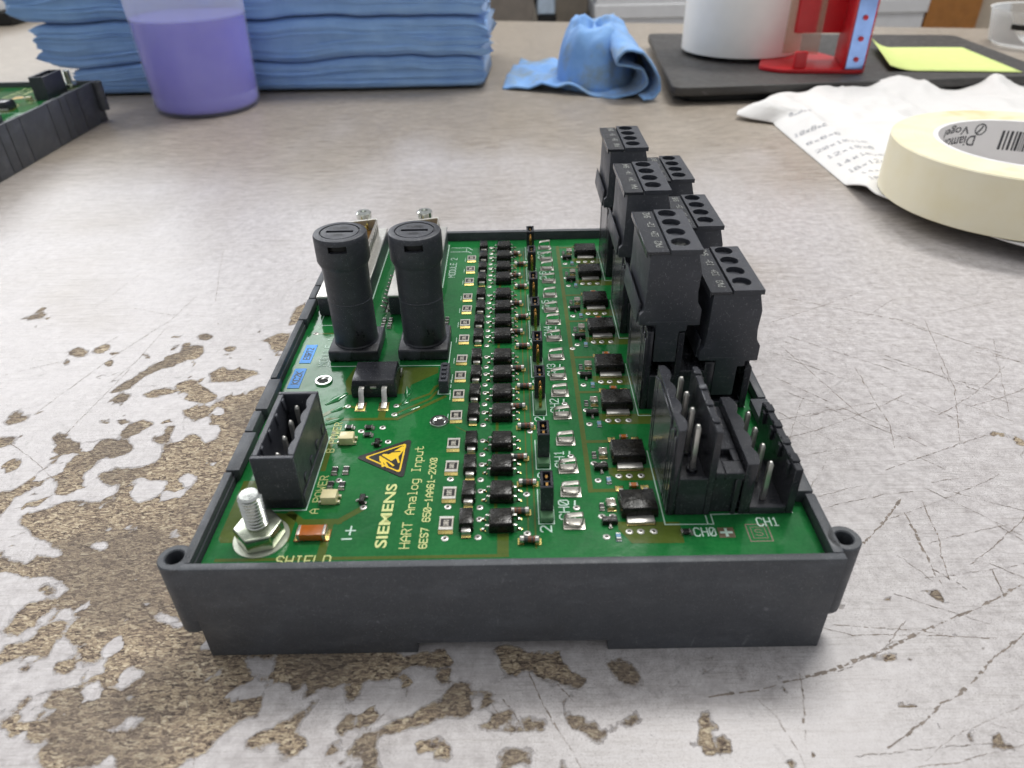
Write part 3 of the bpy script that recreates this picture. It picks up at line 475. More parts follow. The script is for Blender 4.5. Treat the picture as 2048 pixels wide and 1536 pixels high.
# copper areas and traces under the mask
def copper(polys, strips):
    z = .02
    for p in polys: m_ = MB(); m_.sheet(p, z); z += .003; mk('copper_area', m_, MAT['copper'], pcb, smooth=False)
    for p, wd in strips: m_ = MB(); m_.strip(p, wd, z, dz=.002); z += .012; mk('copper_trace', m_, MAT['copper'], pcb, smooth=False)
copper([], [([(-12.4,121),(-12.4,9.1)], 1.0)]); 
for c, y in enumerate(CH):
    lo = -4.3 if c == 0 else -2.8
    copper([[(-8.4,y-1.0),(-6.5,y+lo),(2.6,y+lo-.1),(2.6,y+.6),(-8.4,y+.9)]], [([(-11.9,y+9.1),(-6.9,y+9.1)], .9)])
copper([[(-29.9,-6.2),(-27.9,-6.2),(-27.9,-1.5),(-29.9,-1.5)]], [([(-78,-6.6),(-28.2,-6.6)], .7)])
copper([], [([(-30.3,-1),(-30.3,118)], .6)])
copper([], [([(-24.4,-2.5),(-24.4,118)], .28)]); copper([], [([(-23.15,-5),(-23.15,118)], .3)])
copper([[(-79.3,-1.6),(-78.6,-2.6),(-66.6,-2.6),(-66.6,4.2),(-73,4.8),(-73,13.5),(-79.3,13.5)]], [])
copper([], [([(-68,4.4),(-65.4,2.2),(-58.7,2.2),(-55.2,5.2)], 1.3), ([(-60.2,2.0),(-60.2,-6.4)], 1.5)])
copper([[(-65.8,47.4),(-64.6,53.2),(-44.6,52.7),(-44.4,50.3),(-50.2,45.6),(-51,42),(-64.5,42)]], [])
copper([], [([(-52.7,37.4),(-45.6,41.8),(-44.6,44.5),(-43,46)], .7), ([(-52.7,34.2),(-45.4,39.8),(-44.2,42.5)], .7), ([(-67,33),(-62.3,32.7),(-51.9,32.6),(-42.3,40.5)], .9), ([(-55.4,36),(-55.4,33)], 1.5), ([(-63.4,37.5),(-66.5,36),(-69,33.6)], 1.0), ([(-60.4,36.6),(-63.4,37.5)], .8)])
copper([[(-65,16),(-64,16),(-64.2,30),(-65.2,30)]], [])
copper([], [([(-78,69.5),(-66,69.5)], .6)]); copper([], [([(-39,29.5),(-36.4,27.4)], .25)])
# vias
mb = MB(); mb.lathe([(.28,.01),(.28,.08),(.34,.13),(.58,.11),(.68,.02)], (0,0), 16, 0); mb.lathe([(.001,.03),(.3,.03)], (0,0), 16, 1)
via_me = mesh('via', mb, [MAT['tin'], MAT['hole']])
def via(x, y): return obj('via', via_me, pcb, (x, y, 0))
RY = [k*PITCH+d for k in range(4) for d in (-.85, 7.0, 14.6, 21.7)]
DY = [k*PITCH+d for k in range(4) for d in (-1.9, 5.5, 13.1, 20.6)]
UY = [k*PITCH+d for k in range(4) for d in (-1.5, 5.9, 13.5, 20.8)]
MY = [k*PITCH+d for k in range(4) for d in (-3.6, 3.45, 11.1, 18.6)]
for i, y in enumerate(RY):
    if i < 3: via(-39.1, y-1.6)
for i, y in enumerate(DY):
    via(-33.3+.1*(i % 2), y-.4); via(-33.2, y+4.0)
for x, y in [(-24.6,-1.6),(-24.5,8.4),(-23.4,27.4),(-15.4,4.6),(-15.4,19.2),(-15.5,37),(-12.0,60),(-52.7,37.4),(-52.7,34.2),(-63.4,37.5),(-54.6,29.6),(-52.8,24.8),(-59.0,28.5),(-60.8,13.2),(-54.8,5.7),(-46.5,79),(-46.6,73),(-77.5,69.6)]: via(x, y)
for y in CH:
    for x in (-6.57, -4.55, -2.27): via(x, y-1.55)
    via(-10.7, y-2.7); via(-11.0, y+2.3); via(-9.05, y+2.3)
# white outlines and lettering
def silk(fn, mat_='silk', label=None, name='lettering'):
    m_ = MB(); fn(m_); o = mk(name, m_, MAT[mat_], pcb, smooth=False)
    return o
for k in range(4):
    y = k*PITCH
    def f(m_):
        m_.strip([(0,y+20.4),(0,y),(8.6,y-.1),(8.6,y+2.3),(23.4,y+2.45)], .2, .05); m_.strip([(7.6,y),(7.6,y+2.0)], .2, .07)
    silk(f, name='outline_mark')
for c, y in enumerate([k*PITCH+d for k in range(4) for d in (.65, 15.4)]):
    silk(lambda m_: m_.strip([(-22.45,y+9),(-22.45,y),(-19.7,y),(-19.7,y+9)], .2, .05), name='outline_mark')
silk(lambda m_: m_.strip([(-71.3,66),(-71.3,54.2),(-70.9,53.8),(-42.6,53.4),(-42.2,53.8),(-42.2,64.2)], .22, .05), name='outline_mark')
silk(lambda m_: m_.strip([(-73.4,5.2),(-65.3,5.2),(-65.3,26.6)], .22, .05), name='outline_mark')
silk(lambda m_: (m_.strip([(-46.67,94.2),(-46.67,123.9),(-48,123.9)], .3, .05), m_.strip([(-65.7,72),(-65.7,123.9)], .3, .05), m_.strip([(-77.4,80),(-77.4,73.7),(-74,73.7)], .25, .05)), name='outline_mark')
silk(lambda m_: (m_.strip([(-43.8,43),(-43.8,41.5),(-41.1,41.5),(-41.1,43)], .2, .05), m_.strip([(-41.1,44),(-41.1,45.3)], .2, .05), m_.strip([(-41.1,46),(-41.1,47),(-41.6,47)], .2, .05)), name='outline_mark')
for i, y in enumerate(RY):
    if i > 3: silk(lambda m_: m_.strip([(-41.0,y+.2),(-41.0,y+2.6)], .14, .05), name='outline_mark')
for c in range(8):
    y = (c//2)*PITCH + (1.7, 15.9)[c % 2]
    silk(lambda m_: letters(m_, 'CH%d' % c, -16.85, y, 1.8, 4.9, .24, (-1, 0), .06))
    silk(lambda m_: m_.strip([(-15.7,y+3.6),(-15.6,y+4.7)], .32, .06)); silk(lambda m_: (m_.strip([(-15.9,y-.9),(-15.9,y+.5)], .25, .06), m_.strip([(-16.6,y-.2),(-15.2,y-.2)], .25, .07)))
    silk(lambda m_: letters(m_, '2', -20.3, y-3.0, 1.9, 1.4, .24, (-1, 0), .06))
silk(lambda m_: letters(m_, 'HART Analog Input', -45.25, -4.6, 1.65, 27.6, .2, (-1, 0), .06), 'silk_y')
silk(lambda m_: letters(m_, '6ES7 650-1AA61-2XX0', -42.2, -4.65, 1.3, 23.9, .21, (-1, 0), .06), 'silk_y')
silk(lambda m_: letters(m_, 'A POWER', -63.0, 4.3, 1.55, 10.2, .18, (-1, 0), .06), 'silk_y')
silk(lambda m_: letters(m_, 'B POWER', -63.5, 21.7, 1.55, 9.8, .18, (-1, 0), .06), 'silk_y')
silk(lambda m_: letters(m_, 'SHIELD', -67.6, -8.1, 2.1, 9.2, .24, (0, 1), .06), 'silk_y')
silk(lambda m_: letters(m_, 'MODULE 1', -71.9, 54.0, 1.8, 13, .2, (-1, 0), .06))
silk(lambda m_: letters(m_, 'MODULE 2', -43.6, 100.7, 1.8, 13.1, .22, (-1, 0), .06))
silk(lambda m_: letters(m_, 'CH0', 4.75, -2.9, 1.9, 3.7, .24, (0, 1), .06)); silk(lambda m_: letters(m_, 'CH1', 16.4, -.7, 1.9, 3.7, .24, (0, 1), .06))
silk(lambda m_: m_.strip([(-57.2,-2.2),(-55.7,-2.2)], .35, .06)); silk(lambda m_: (m_.strip([(-56.9,-.2),(-55.3,-.2)], .3, .07), m_.strip([(-56.1,-1.2),(-56.1,.8)], .3, .08)))
sie = bold_text('lettering', 'SIEMENS', MAT['silk_y'], 2.1, 16.3, .022)
o = obj('lettering', sie, pcb, (-49.2, -4.4, .05), pi/2)
# marks near the right corner
silk(lambda m_: m_.sheet([(8.95,-3.35),(11.75,-3.35),(11.75,-.95),(8.95,-.95)], .03), 'trace_red', name='copper_mark')
silk(lambda m_: (m_.strip([(10.35,-2.9),(10.35,-1.4)], .5, .06), m_.strip([(9.5,-2.15),(11.2,-2.15)], .5, .064)))
silk(lambda m_: (m_.strip([(14.1,-4.3),(17.95,-4.3),(17.95,-.3),(14.1,-.3),(14.1,-4.3)], .2, .03), m_.strip([(14.8,-3.6),(17.25,-3.6),(17.25,-1.0),(14.8,-1.0),(14.8,-3.6)], .12, .04), letters(m_, 'S', 15.4, -3.0, 1.4, 1.2, .14, (0, 1), .05)), 'trace_red', name='copper_mark')
silk(lambda m_: m_.strip([(-45.8,121.5),(-40.5,121.5),(-39.2,119.8)], .25, .06), name='outline_mark'); silk(lambda m_: m_.strip([(-45.8,118.5),(-40.5,118.5),(-39.4,117.4)], .25, .06), name='outline_mark')
# blue date stickers
for x0, x1, y0, y1, t in [(-78.85,-76.1,44.9,53.1,'KC2K'), (-78.6,-75.8,55.5,63.9,'ESRT2')]:
    m_ = MB(); m_.box(x0, x1, y0, y1, .02, .1); st = mk('paper_label', m_, MAT['bluelabel'], BT)
    m_ = MB(); letters(m_, t, x1-.6, y0+1.6, 1.5, 5.2, .26, (-1, 0), .12); mk('print', m_, MAT['labelblack'], st, smooth=False)
# electrostatic warning sticker
V3 = [Vector((-58.36,19.93)), Vector((-48.47,13.76)), Vector((-48.17,25.26))]; cen = sum(V3, Vector((0,0)))/3
def tri(k, z):
    r = .12
    out = []
    for i in range(3):
        p = cen+(V3[i]-cen)*k; a = cen+(V3[i-1]-cen)*k; b = cen+(V3[(i+1) % 3]-cen)*k
        out += [tuple(p+(a-p)*r*.6), tuple(p+(a-p)*r*.2+(b-p)*r*.2), tuple(p+(b-p)*r*.6)]
    return out
m_ = MB(); m_.prism(tri(1.06, 0), 'z', .02, .12); es = mk('warning_label', m_, MAT['labelblack'], BT)
m_ = MB(); A = tri(.80, 0); B_ = tri(.70, 0)
for i in range(9): m_.add([(*A[i], .14), (*A[(i+1) % 9], .14), (*B_[(i+1) % 9], .14), (*B_[i], .14)], [(0,1,2,3)])
mk('border', m_, MAT['yellow'], es, smooth=False); m_ = MB()
# hand and arm: thick strokes from the upper corner towards the fingers, with a slash
ax_ = (V3[0]-cen).normalized(); ay_ = Vector((-ax_.y, ax_.x))
def tp(u, v_): p = cen+ax_*u+ay_*v_; return (p.x, p.y)
hand = [(-2.7,-3.3),(-1.9,-3.6),(.4,-1.0),(1.5,-1.1),(2.3,-.3),(1.9,1.2),(.9,1.6),(-.5,1.0),(-1.2,.2),(-1.9,1.7),(-2.2,1.5),(-1.6,-.2)]
m_.sheet([tp(u, v_) for u, v_ in hand], .15)
for (a, b) in [((.2,1.2),(-1.0,2.4)), ((.9,1.4),(.0,2.9)), ((1.5,1.2),(1.0,2.7))]: m2_ = MB(); m2_.strip([tp(*a), tp(*b)], .45, .16); mk('finger', m2_, MAT['yellow'], es, smooth=False)
mk('hand', m_, MAT['yellow'], es, smooth=False)
m_ = MB(); m_.strip([tp(-1.6,-1.9),(tp(.9,-1.5)[0], tp(.9,-1.5)[1])], .3, .19); m_.strip([tp(-2.0,2.6), tp(2.4,-.9)], .28, .2); mk('slash', m_, MAT['labelblack'], es, smooth=False)

# ---- chip resistors, diodes, opto couplers, round resistors (columns of sixteen)
mb = MB(); mb.box(-1.3,1.3,-.75,.35,.01,.14,2); mb.box(-1.3,1.3,2.9,3.6,.01,.14,2); mb.box(-1.25,1.25,.42,2.78,.05,.56,0)
mb.box(-1.28,1.28,-.1,.5,.03,.62,1); mb.box(-1.28,1.28,2.7,3.2,.03,.62,1); mb.box(-1.05,1.05,.62,2.58,.56,.62,3)
mb.add([(-1.3,-.75,.14),(1.3,-.75,.14),(1.3,-.1,.45),(-1.3,-.1,.45)], [(0,1,2,3)], 2)
letters(mb, '101', .38, .8, .8, 1.5, .13, (-1, 0), .63, 0)
res_me = mesh('chip_resistor', mb, [MAT['ceramic'], MAT['tin'], MAT['gold'], MAT['film']], bevel=.04)
mb = MB(); mb.box(-1.3,1.3,.75,5.05,.1,1.1,0,-.02,-.05); mb.box(-1.3,1.3,.75,5.05,1.1,2.15,0,.18,.22)
mb.box(-.85,.85,-.25,.95,.95,1.2,1); mb.box(-.85,.85,-.3,.0,.1,1.2,1); mb.box(-.85,.85,-.75,.2,.02,.2,2); mb.add([(-.85,-.7,.2),(.85,-.7,.2),(.8,-.14,.4),(-.8,-.14,.4)], [(0,1,2,3)], 2)
mb.box(-.8,.8,4.9,5.7,.85,1.05,1); mb.box(-.8,.8,5.6,5.78,.1,1.05,1); mb.box(-.9,.9,5.4,6.3,.02,.2,2)
dio_me = mesh('diode', mb, [MAT['chip'], MAT['tin'], MAT['gold']], bevel=.08, seg=2)
def opto():
    m_ = MB(); m_.box(-2.2,2.2,0,4.4,.15,1.15,0,-.05,-.05); m_.box(-2.25,2.25,-.05,4.45,1.15,2.25,0,.4,.35)
    for s in (-1, 1):
        for y in (.95, 3.45):
            m_.band([(s*2.1,1.2),(s*2.75,1.15),(s*2.95,.3),(s*3.55,.22)], .2, (y-.25, y+.25), 1); m_.box(min(s*2.8,s*3.8), max(s*2.8,s*3.8), y-.35, y+.35, .01, .12, 2)
    return m_
opt_me = mesh('opto_coupler', opto(), [MAT['chip'], MAT['solder'], MAT['gold']], bevel=.1, seg=2)
mb = MB()
def xc(x0, x1, r0, r1, mi): 
    n_ = 16; vs_ = [(x, r*cos(2*pi*k/n_), .72+r*sin(2*pi*k/n_)) for x, r in ((x0, r0), (x1, r1)) for k in range(n_)]
    mb.add(vs_, [(k, (k+1) % n_, n_+(k+1) % n_, n_+k) for k in range(n_)], mi)
for prof in [(-1.8,-1.72,.01,.6,1),(-1.72,-1.6,.6,.7,1),(-1.6,-1.0,.7,.7,1),(-1.0,-.95,.7,.62,1),(-.95,-.25,.62,.62,0),(-.25,.35,.625,.625,3),(.35,.6,.62,.62,0),(.6,.95,.625,.625,3),(.95,1.0,.62,.7,1),(1.0,1.6,.7,.7,1),(1.6,1.72,.7,.6,1),(1.72,1.8,.6,.01,1)]: xc(*prof)
for s in (-1, 1): mb.box(min(s*.95,s*2.05), max(s*.95,s*2.05), -.75, .75, .01, .16, 2); mb.box(min(s*1.1,s*1.85), max(s*1.1,s*1.85), -.6, .6, .14, .4, 2, .1, .15)
melf_me = mesh('round_resistor', mb, [MAT['melf'], MAT['solder'], MAT['gold'], MAT['melfband']], ang=50)
rj = lambda a=.05: random.uniform(-a, a)
for i in range(16):
    if i != 15: obj('chip_resistor', res_me, BT, (-39.1+rj(), RY[i]+rj(.1), 0), rj(.03))
    obj('diode', dio_me, BT, (-35.4+rj(), DY[i]+rj(.1), 0), rj(.03))
    obj('opto_coupler', opt_me, BT, (-29.2+rj(), UY[i]+rj(.1), 0), rj(.02))
    obj('round_resistor', melf_me, BT, (-24.25 if i % 2 == 0 else -25.85, MY[i], 0), (pi if i % 4 == 1 else 0)+rj(.04))
m_ = MB(); m_.box(-30.3,-28.4,55.4,55.9,.05,.9); mk('solder_bridge', m_, MAT['base_green'], BT, bevel=.1)

# ---- three-pin headers with black jumpers
def pin(m_, x, y, z0, z1, r=.32, mi=0):
    m_.box(x-r, x+r, y-r, y+r, z0, z1-.5, mi); m_.box(x-r, x+r, y-r, y+r, z1-.5, z1, mi, r*.5, r*.5)
mb = MB(); mb.box(-1.2,1.2,.25,7.9,.05,1.2)
base_me = mesh('pin_header', mb, MAT['base_green'], bevel=.12)
pins_me = []
for sh in (0, 1):
    mb = MB()
    for j, y in enumerate((1.5, 4.05, 6.6)):
        if sh == 1 and j == 0: pin(mb, 0, y, 1.2, 6.6)
        elif sh == 1: pin(mb, 0, y, 1.2, 6.3)
        elif j < 2: pin(mb, 0, y+1.5, 1.2, 6.3)
        else: pin(mb, 0, y+.95, 1.2, 3.4)
    pins_me.append(mesh('header_pins', mb, MAT['brass'], bevel=.05))
def shunt():
    m_ = MB(); h_ = 7.0; L_ = 4.7
    m_.box(-1.18,1.18,0,.55,1.25,h_); m_.box(-1.18,1.18,L_-.45,L_,1.25,h_); m_.box(-1.18,-.62,.55,L_-.45,1.25,h_); m_.box(.62,1.18,.55,L_-.45,1.25,h_)
    m_.box(-.62,.62,2.1,2.6,1.25,h_-.7); m_.box(-.62,.62,.55,L_-.45,1.25,4.0)
    m_.box(-.3,.3,.9,1.9,4.0,h_-.45,1); m_.box(-.3,.3,2.9,3.9,4.0,h_-.45,1)
    return m_
sh_me = mesh('jumper', shunt(), [MAT['gloss_black'], MAT['brass']], bevel=.1)
for c in range(8):
    y = (c//2)*PITCH + (.7, 15.6)[c % 2]; k = 0 if c < 2 else 1
    b_ = obj('pin_header', base_me, BT, (-20.95, y, 0)); obj('pins', pins_me[k], b_, (-20.95, y, 0)); obj('jumper', sh_me, b_, (-20.95, y+(1.9 if k == 0 else 4.6), 0), 0)
# ---- solder-on test loops
mb = MB()
for s in [1]:
    mb.box(-1.95,1.95,-.1,2.7,.01,.14,1); mb.box(-1.7,1.55,.35,2.1,.13,.36,0)
    mb.band([(-.9,.3),(-1.45,.36),(-1.76,.7),(-1.78,1.3),(-1.66,1.78),(-1.3,2.02),(-.6,2.12),(1.25,2.36),(1.5,2.25),(1.54,1.7),(1.52,.45),(1.2,.28)], .2, (.85, 1.95), 0)
loop_me = mesh('test_loop', mb, [MAT['loop'], MAT['loop']], bevel=.06, seg=2)
for k in range(4):
    for d in (-.8, 7.5, 14.1, 22.6): obj('test_loop', loop_me, BT, (-16.25+rj(.08), k*PITCH+d, 0), rj(.05))

# ---- power transistors and their neighbours
mb = MB(); mb.box(-2.6,2.6,-.2,1.6,.01,.14,2); mb.box(-2.5,2.5,.05,2.2,.12,.62,1); mb.box(-3.3,3.3,1.7,7.1,.12,1.2,0,-.04,-.04); mb.box(-3.34,3.34,1.66,7.14,1.2,2.35,0,.22,.3)
for x in (-2.3, 2.3): mb.band([(7.0,1.1),(7.9,1.05),(8.3,.3),(9.2,.22)], .3, (0, .1), 1) if False else mb.box(x-.45, x+.45, 7.0, 9.2, .14, .5, 1)
for x in (-2.55, 2.3): mb.box(x-.8, x+.8, 8.7, 10.2, .01, .2, 2)
dp_me = mesh('power_transistor', mb, [MAT['chip'], MAT['tin'], MAT['gold']], bevel=.14, seg=2)
mb = MB(); mb.box(-1.4,1.4,.2,1.65,.12,1.05,0,.06,.08); mb.box(-.22,.22,-.55,.3,.1,.5,1); mb.box(-.35,.35,-.75,-.1,.01,.25,1)
for x in (-.95, .95): mb.box(x-.22, x+.22, 1.6, 2.2, .1, .45, 1)
sot_me = mesh('small_transistor', mb, [MAT['chip'], MAT['solder']], bevel=.06)
mb = MB(); mb.box(-.8,.8,.25,1.75,.1,1.15,0); mb.box(-.82,.82,0,.35,.05,1.18,1); mb.box(-.82,.82,1.65,2.0,.05,1.18,1); mb.box(-.85,.85,-.55,.1,.01,.2,2); mb.box(-.85,.85,1.9,2.5,.01,.2,2)
cap_me = mesh('capacitor', mb, [MAT['capgrey'], MAT['solder'], MAT['gold']], bevel=.08, seg=2)
mb = MB(); mb.box(-.42,.42,.2,1.2,.1,.5,0); mb.box(-.44,.44,0,.3,.05,.55,1); mb.box(-.44,.44,1.1,1.4,.05,.55,1); mb.box(-.5,.5,-.3,.1,.01,.15,1)
r6_me = mesh('small_resistor', mb, [MAT['film'], MAT['solder']], bevel=.05)
r6b_me = r6_me.copy(); r6b_me.materials[0] = MAT['bluechip']
mb = MB(); mb.box(-.5,.5,-.5,.5,.1,.7,0); mb.box(-.85,-.45,-.52,.52,.05,.72,1); mb.box(.45,.85,-.52,.52,.05,.72,1)
co_me = mesh('capacitor', mb, [MAT['capbrown'], MAT['solder']], bevel=.06)
for y in CH:
    obj('power_transistor', dp_me, BT, (-4.2+rj(.1), y, 0), rj(.025)); obj('small_transistor', sot_me, BT, (-9.85+rj(.1), y-.2, 0), rj(.05))
    obj('capacitor', cap_me, BT, (-9.05, y+3.9, 0), rj(.04)); obj('small_resistor', r6_me, BT, (-10.8, y+3.9, 0), rj(.05))
    obj('small_resistor', r6b_me, BT, (-8.7, y-3.6, 0), rj(.05)); obj('capacitor', co_me, BT, (-4.2, y+10.0, 0), rj(.06))
for x, y, r in [(-61.5,29.5,pi/2),(-57.3,29.4,pi/2),(-61.5,27.0,pi/2),(-57.2,26.9,pi/2),(-62.0,14.9,0),(-59.8,15.0,0),(-62.0,10.7,0),(-59.8,10.6,0),(3.4,-2.1,pi/2)]:
    o = obj('small_resistor', r6_me, BT, (x+(.7 if r else 0), y, 0), r); o.scale = (1.35, 1.25, 1.2)
for x, y in [(-55.9,7.4),(-55.6,24.0)]: o = obj('small_transistor', sot_me, BT, (x, y, 0), -pi/2); o.scale = (.75, .75, .9)
# small parts between the fuse holders and at the module sockets
for x, y in [(-60.6,71.5),(-58.9,71.6),(-60.6,74.3),(-58.9,74.4),(-45.4,71.2),(-44.0,71.3),(-45.4,74.2),(-44.0,74.3)]:
    o = obj('small_resistor', r6_me, BT, (x, y, 0), 0); o.scale = (1.2, 1.3, 1.2)

# ---- power indicator lamps (cream, one by each POWER label)
mb = MB(); mb.box(-1.45,1.45,-1.2,1.2,.1,1.9,0); mb.lathe([(.95,1.9),(.95,1.78),(.02,1.78)], (0,0), 24, 1)
for s in (-1, 1):
    for y in (-.75, .75): mb.box(min(s*1.4,s*2.0), max(s*1.4,s*2.0), y-.3, y+.3, .02, .7, 2)
led_me = mesh('indicator_lamp', mb, [MAT['led'], plain('led_lens', (232, 214, 120), .2, var=.1, coat=.6), MAT['solder']], bevel=.12, seg=2)
obj('indicator_lamp', led_me, BT, (-61.3, 7.6, 0)); obj('indicator_lamp', led_me, BT, (-61.2, 25.0, 0))
# brown capacitor by the bolt
mb = MB(); mb.box(-2.2,2.2,-1.25,1.25,.1,1.6,0); mb.box(-2.55,-1.9,-1.28,1.28,.05,1.64,1); mb.box(1.9,2.55,-1.28,1.28,.05,1.64,1)
mb.box(-3.1,-2.2,-1.4,1.4,.02,.25,2); mb.box(2.2,3.1,-1.4,1.4,.02,.25,2)
obj('brown_capacitor', mesh('brown_capacitor', mb, [MAT['capbrown'], MAT['tin'], MAT['gold']], bevel=.15, seg=2), BT, (-62.6, -1.3, 0))
# shield bolt, nut and tinned ring
bx_, by_ = -71.7, -1.4
mb = MB(); mb.lathe([(4.9,.02),(4.85,.12),(.1,.13)], (0,0), 48); obj('tinned_ring', mesh('tinned_ring', mb, plain('ring_tin', (200, 204, 188), .35, .6, .1, 60)), BT, (bx_, by_, 0))
prof = [(2.0,.1)]; z = 3.0
while z < 9.7: prof += [(1.98,z),(2.02,z+.1),(1.46,z+.42),(1.46,z+.46)]; z += .72
prof += [(1.9,10.05),(1.55,10.4),(.01,10.42)]
mb = MB(); mb.lathe(prof, (0,0), 36); obj('bolt', mesh('bolt', mb, MAT['steel'], ang=12), BT, (bx_, by_, 0))
hexp = [(4.25*cos(i*pi/3+.25), 4.25*sin(i*pi/3+.25)) for i in range(6)]
mb = MB(); mb.prism(hexp, 'z', .14, 3.3); me_ = mesh('hex_nut', mb, plain('zinc_nut', (188, 194, 176), .22, 1, .12, 60), bevel=.28, seg=3); obj('hex_nut', me_, BT, (bx_, by_, 0))
# threaded standoffs
def standoff(x, y):
    m_ = MB(); m_.lathe([(2.05,.02),(2.0,.42),(1.9,.5),(1.5,.5),(1.42,.36),(1.5,.3),(1.3,.22),(1.36,.16),(1.1,.08)], (0,0), 36, 0); m_.lathe([(1.1,.06),(.02,.05)], (0,0), 36, 1)
    obj('threaded_insert', mesh('threaded_insert', m_, [MAT['steel'], MAT['deep']], ang=20), BT, (x, y, 0))
standoff(-70.9, 47.5); standoff(-42.7, 31.2)
# rectifier with two formed leads
mb = MB(); mb.box(-5.0,5.0,0,8.6,.15,2.2,0,-.05,-.05); mb.box(-5.05,5.05,-.05,8.65,2.2,4.45,0,.45,.5); mb.box(-5.2,5.2,8.3,10.2,.05,1.3,1)
for x in (-2.55, 2.55):
    m2 = [(.15,3.0),(-.9,2.95),(-1.5,2.4),(-2.0,1.0),(-2.5,.35),(-4.4,.22)]
    L_ = []; vs_ = []
    for (y, z_) in m2: vs_ += [(x-.62,y,z_-.14),(x+.62,y,z_-.14),(x+.62,y,z_+.14),(x-.62,y,z_+.14)]
    mb.add(vs_, [f for i in range(len(m2)-1) for f in [(i*4,i*4+1,i*4+5,i*4+4),(i*4+2,i*4+3,i*4+7,i*4+6),(i*4+1,i*4+2,i*4+6,i*4+5),(i*4+3,i*4,i*4+4,i*4+7)]]+[(len(m2)*4-4,len(m2)*4-3,len(m2)*4-2,len(m2)*4-1)], 1)
    mb.box(x-1.15,x+1.15,-5.2,-1.9,.01,.14,2)
mb.box(-.7,.7,-.25,.3,2.6,3.0,1)
obj('rectifier', mesh('rectifier', mb, [MAT['gloss_black'], MAT['tin'], MAT['gold']], bevel=.2, seg=2), BT, (-57.95, 40.6, 0))
# little five-way socket strip
mb = MB(); mb.box(-1.05,1.05,0,7.6,.05,3.3)
for i in range(4): mb.box(-.55,.55,.9+i*1.75,1.9+i*1.75,3.3,3.75,0)
obj('socket_strip', mesh('socket_strip', mb, MAT['black'], bevel=.12), BT, (-42.45, 41.9, 0))
# glossy beads of conformal coating round the power parts
bead = NT('coating_bead'); bead.setp(Base_Color=lin(26, 112, 56), Roughness=.05, Specular_IOR_Level=.8); MAT['bead'] = bead.m
for pts, r in [([(-51.2,44.8),(-50.6,42.2),(-50.9,40.4)], [.1,.5,.15]), ([(-51.6,37.6),(-50.6,38.6),(-50.3,40.3)], [.15,.45,.2]), ([(-51.9,33.9),(-49.6,35.6),(-47.6,36.9)], [.25,.4,.2]), ([(-68.6,38.3),(-66.6,40.2),(-64.4,42.6)], [.2,.6,.2]), ([(-67.5,31.0),(-65.8,31.9),(-63.6,33.2)], [.2,.45,.2]), ([(-66.9,35.4),(-65.2,36.6),(-63.8,37.9)], [.15,.4,.2])]:
    m_ = MB(); m_.tube([(x, y, 0) for x, y in pts], [q*1.7 for q in r], 16); m_.v = [(x, y, z*.4+.03) for x, y, z in m_.v]; mk('coating_bead', m_, MAT['bead'], BT, ang=80)

# ---- POWER inlet header
def wall_scallop(x0, x1, y0, y1, amp, n_, z0, z1, side):
    pts = []
    k = 40
    for i in range(k+1):
        t = i/k; y = y0+(y1-y0)*t; ph = abs(sin(pi*n_*t)); pts.append(((x1 if side > 0 else x0)+side*amp*(ph-.5), y))
    other = (x0 if side > 0 else x1)
    return [(other, y0)]+pts+[(other, y1)] if side > 0 else [(other, y0)]+pts+[(other, y1)]
mb = MB(); y0, y1 = 5.7, 26.3
mb.box(-72.6,-65.7,y0,y1,.05,2.4)
mb.prism(wall_scallop(-66.9,-65.6,y0+.9,y1-.9,.55,4,0,0,-1), 'z', 2.4, 12.2); mb.box(-73.3,-72.2,y0+.9,y1-.9,2.4,12.1)
mb.box(-73.4,-65.55,y0,y0+.9,.05,12.15); mb.box(-73.4,-65.55,y1-.9,y1,.05,12.15); mb.box(-65.6,-65.3,y0+.3,y1-.3,.05,3.0)
for i in range(4): mb.box(-72.25,-71.8,y0+2.9+i*4.85,y0+4.0+i*4.85,9.5,12.0); mb.box(-65.65,-65.35,y0+3+i*4.8,y0+4.6+i*4.8,3.4,5.2)
ph = mk('power_header', mb, MAT['black'], BT, bevel=.16)
for i in range(4):
    m_ = MB(); pin(m_, -69.7, 9.4+i*4.85, 2.4, 10.3, .42); mk('pin', m_, MAT['tin'], ph, bevel=.08)

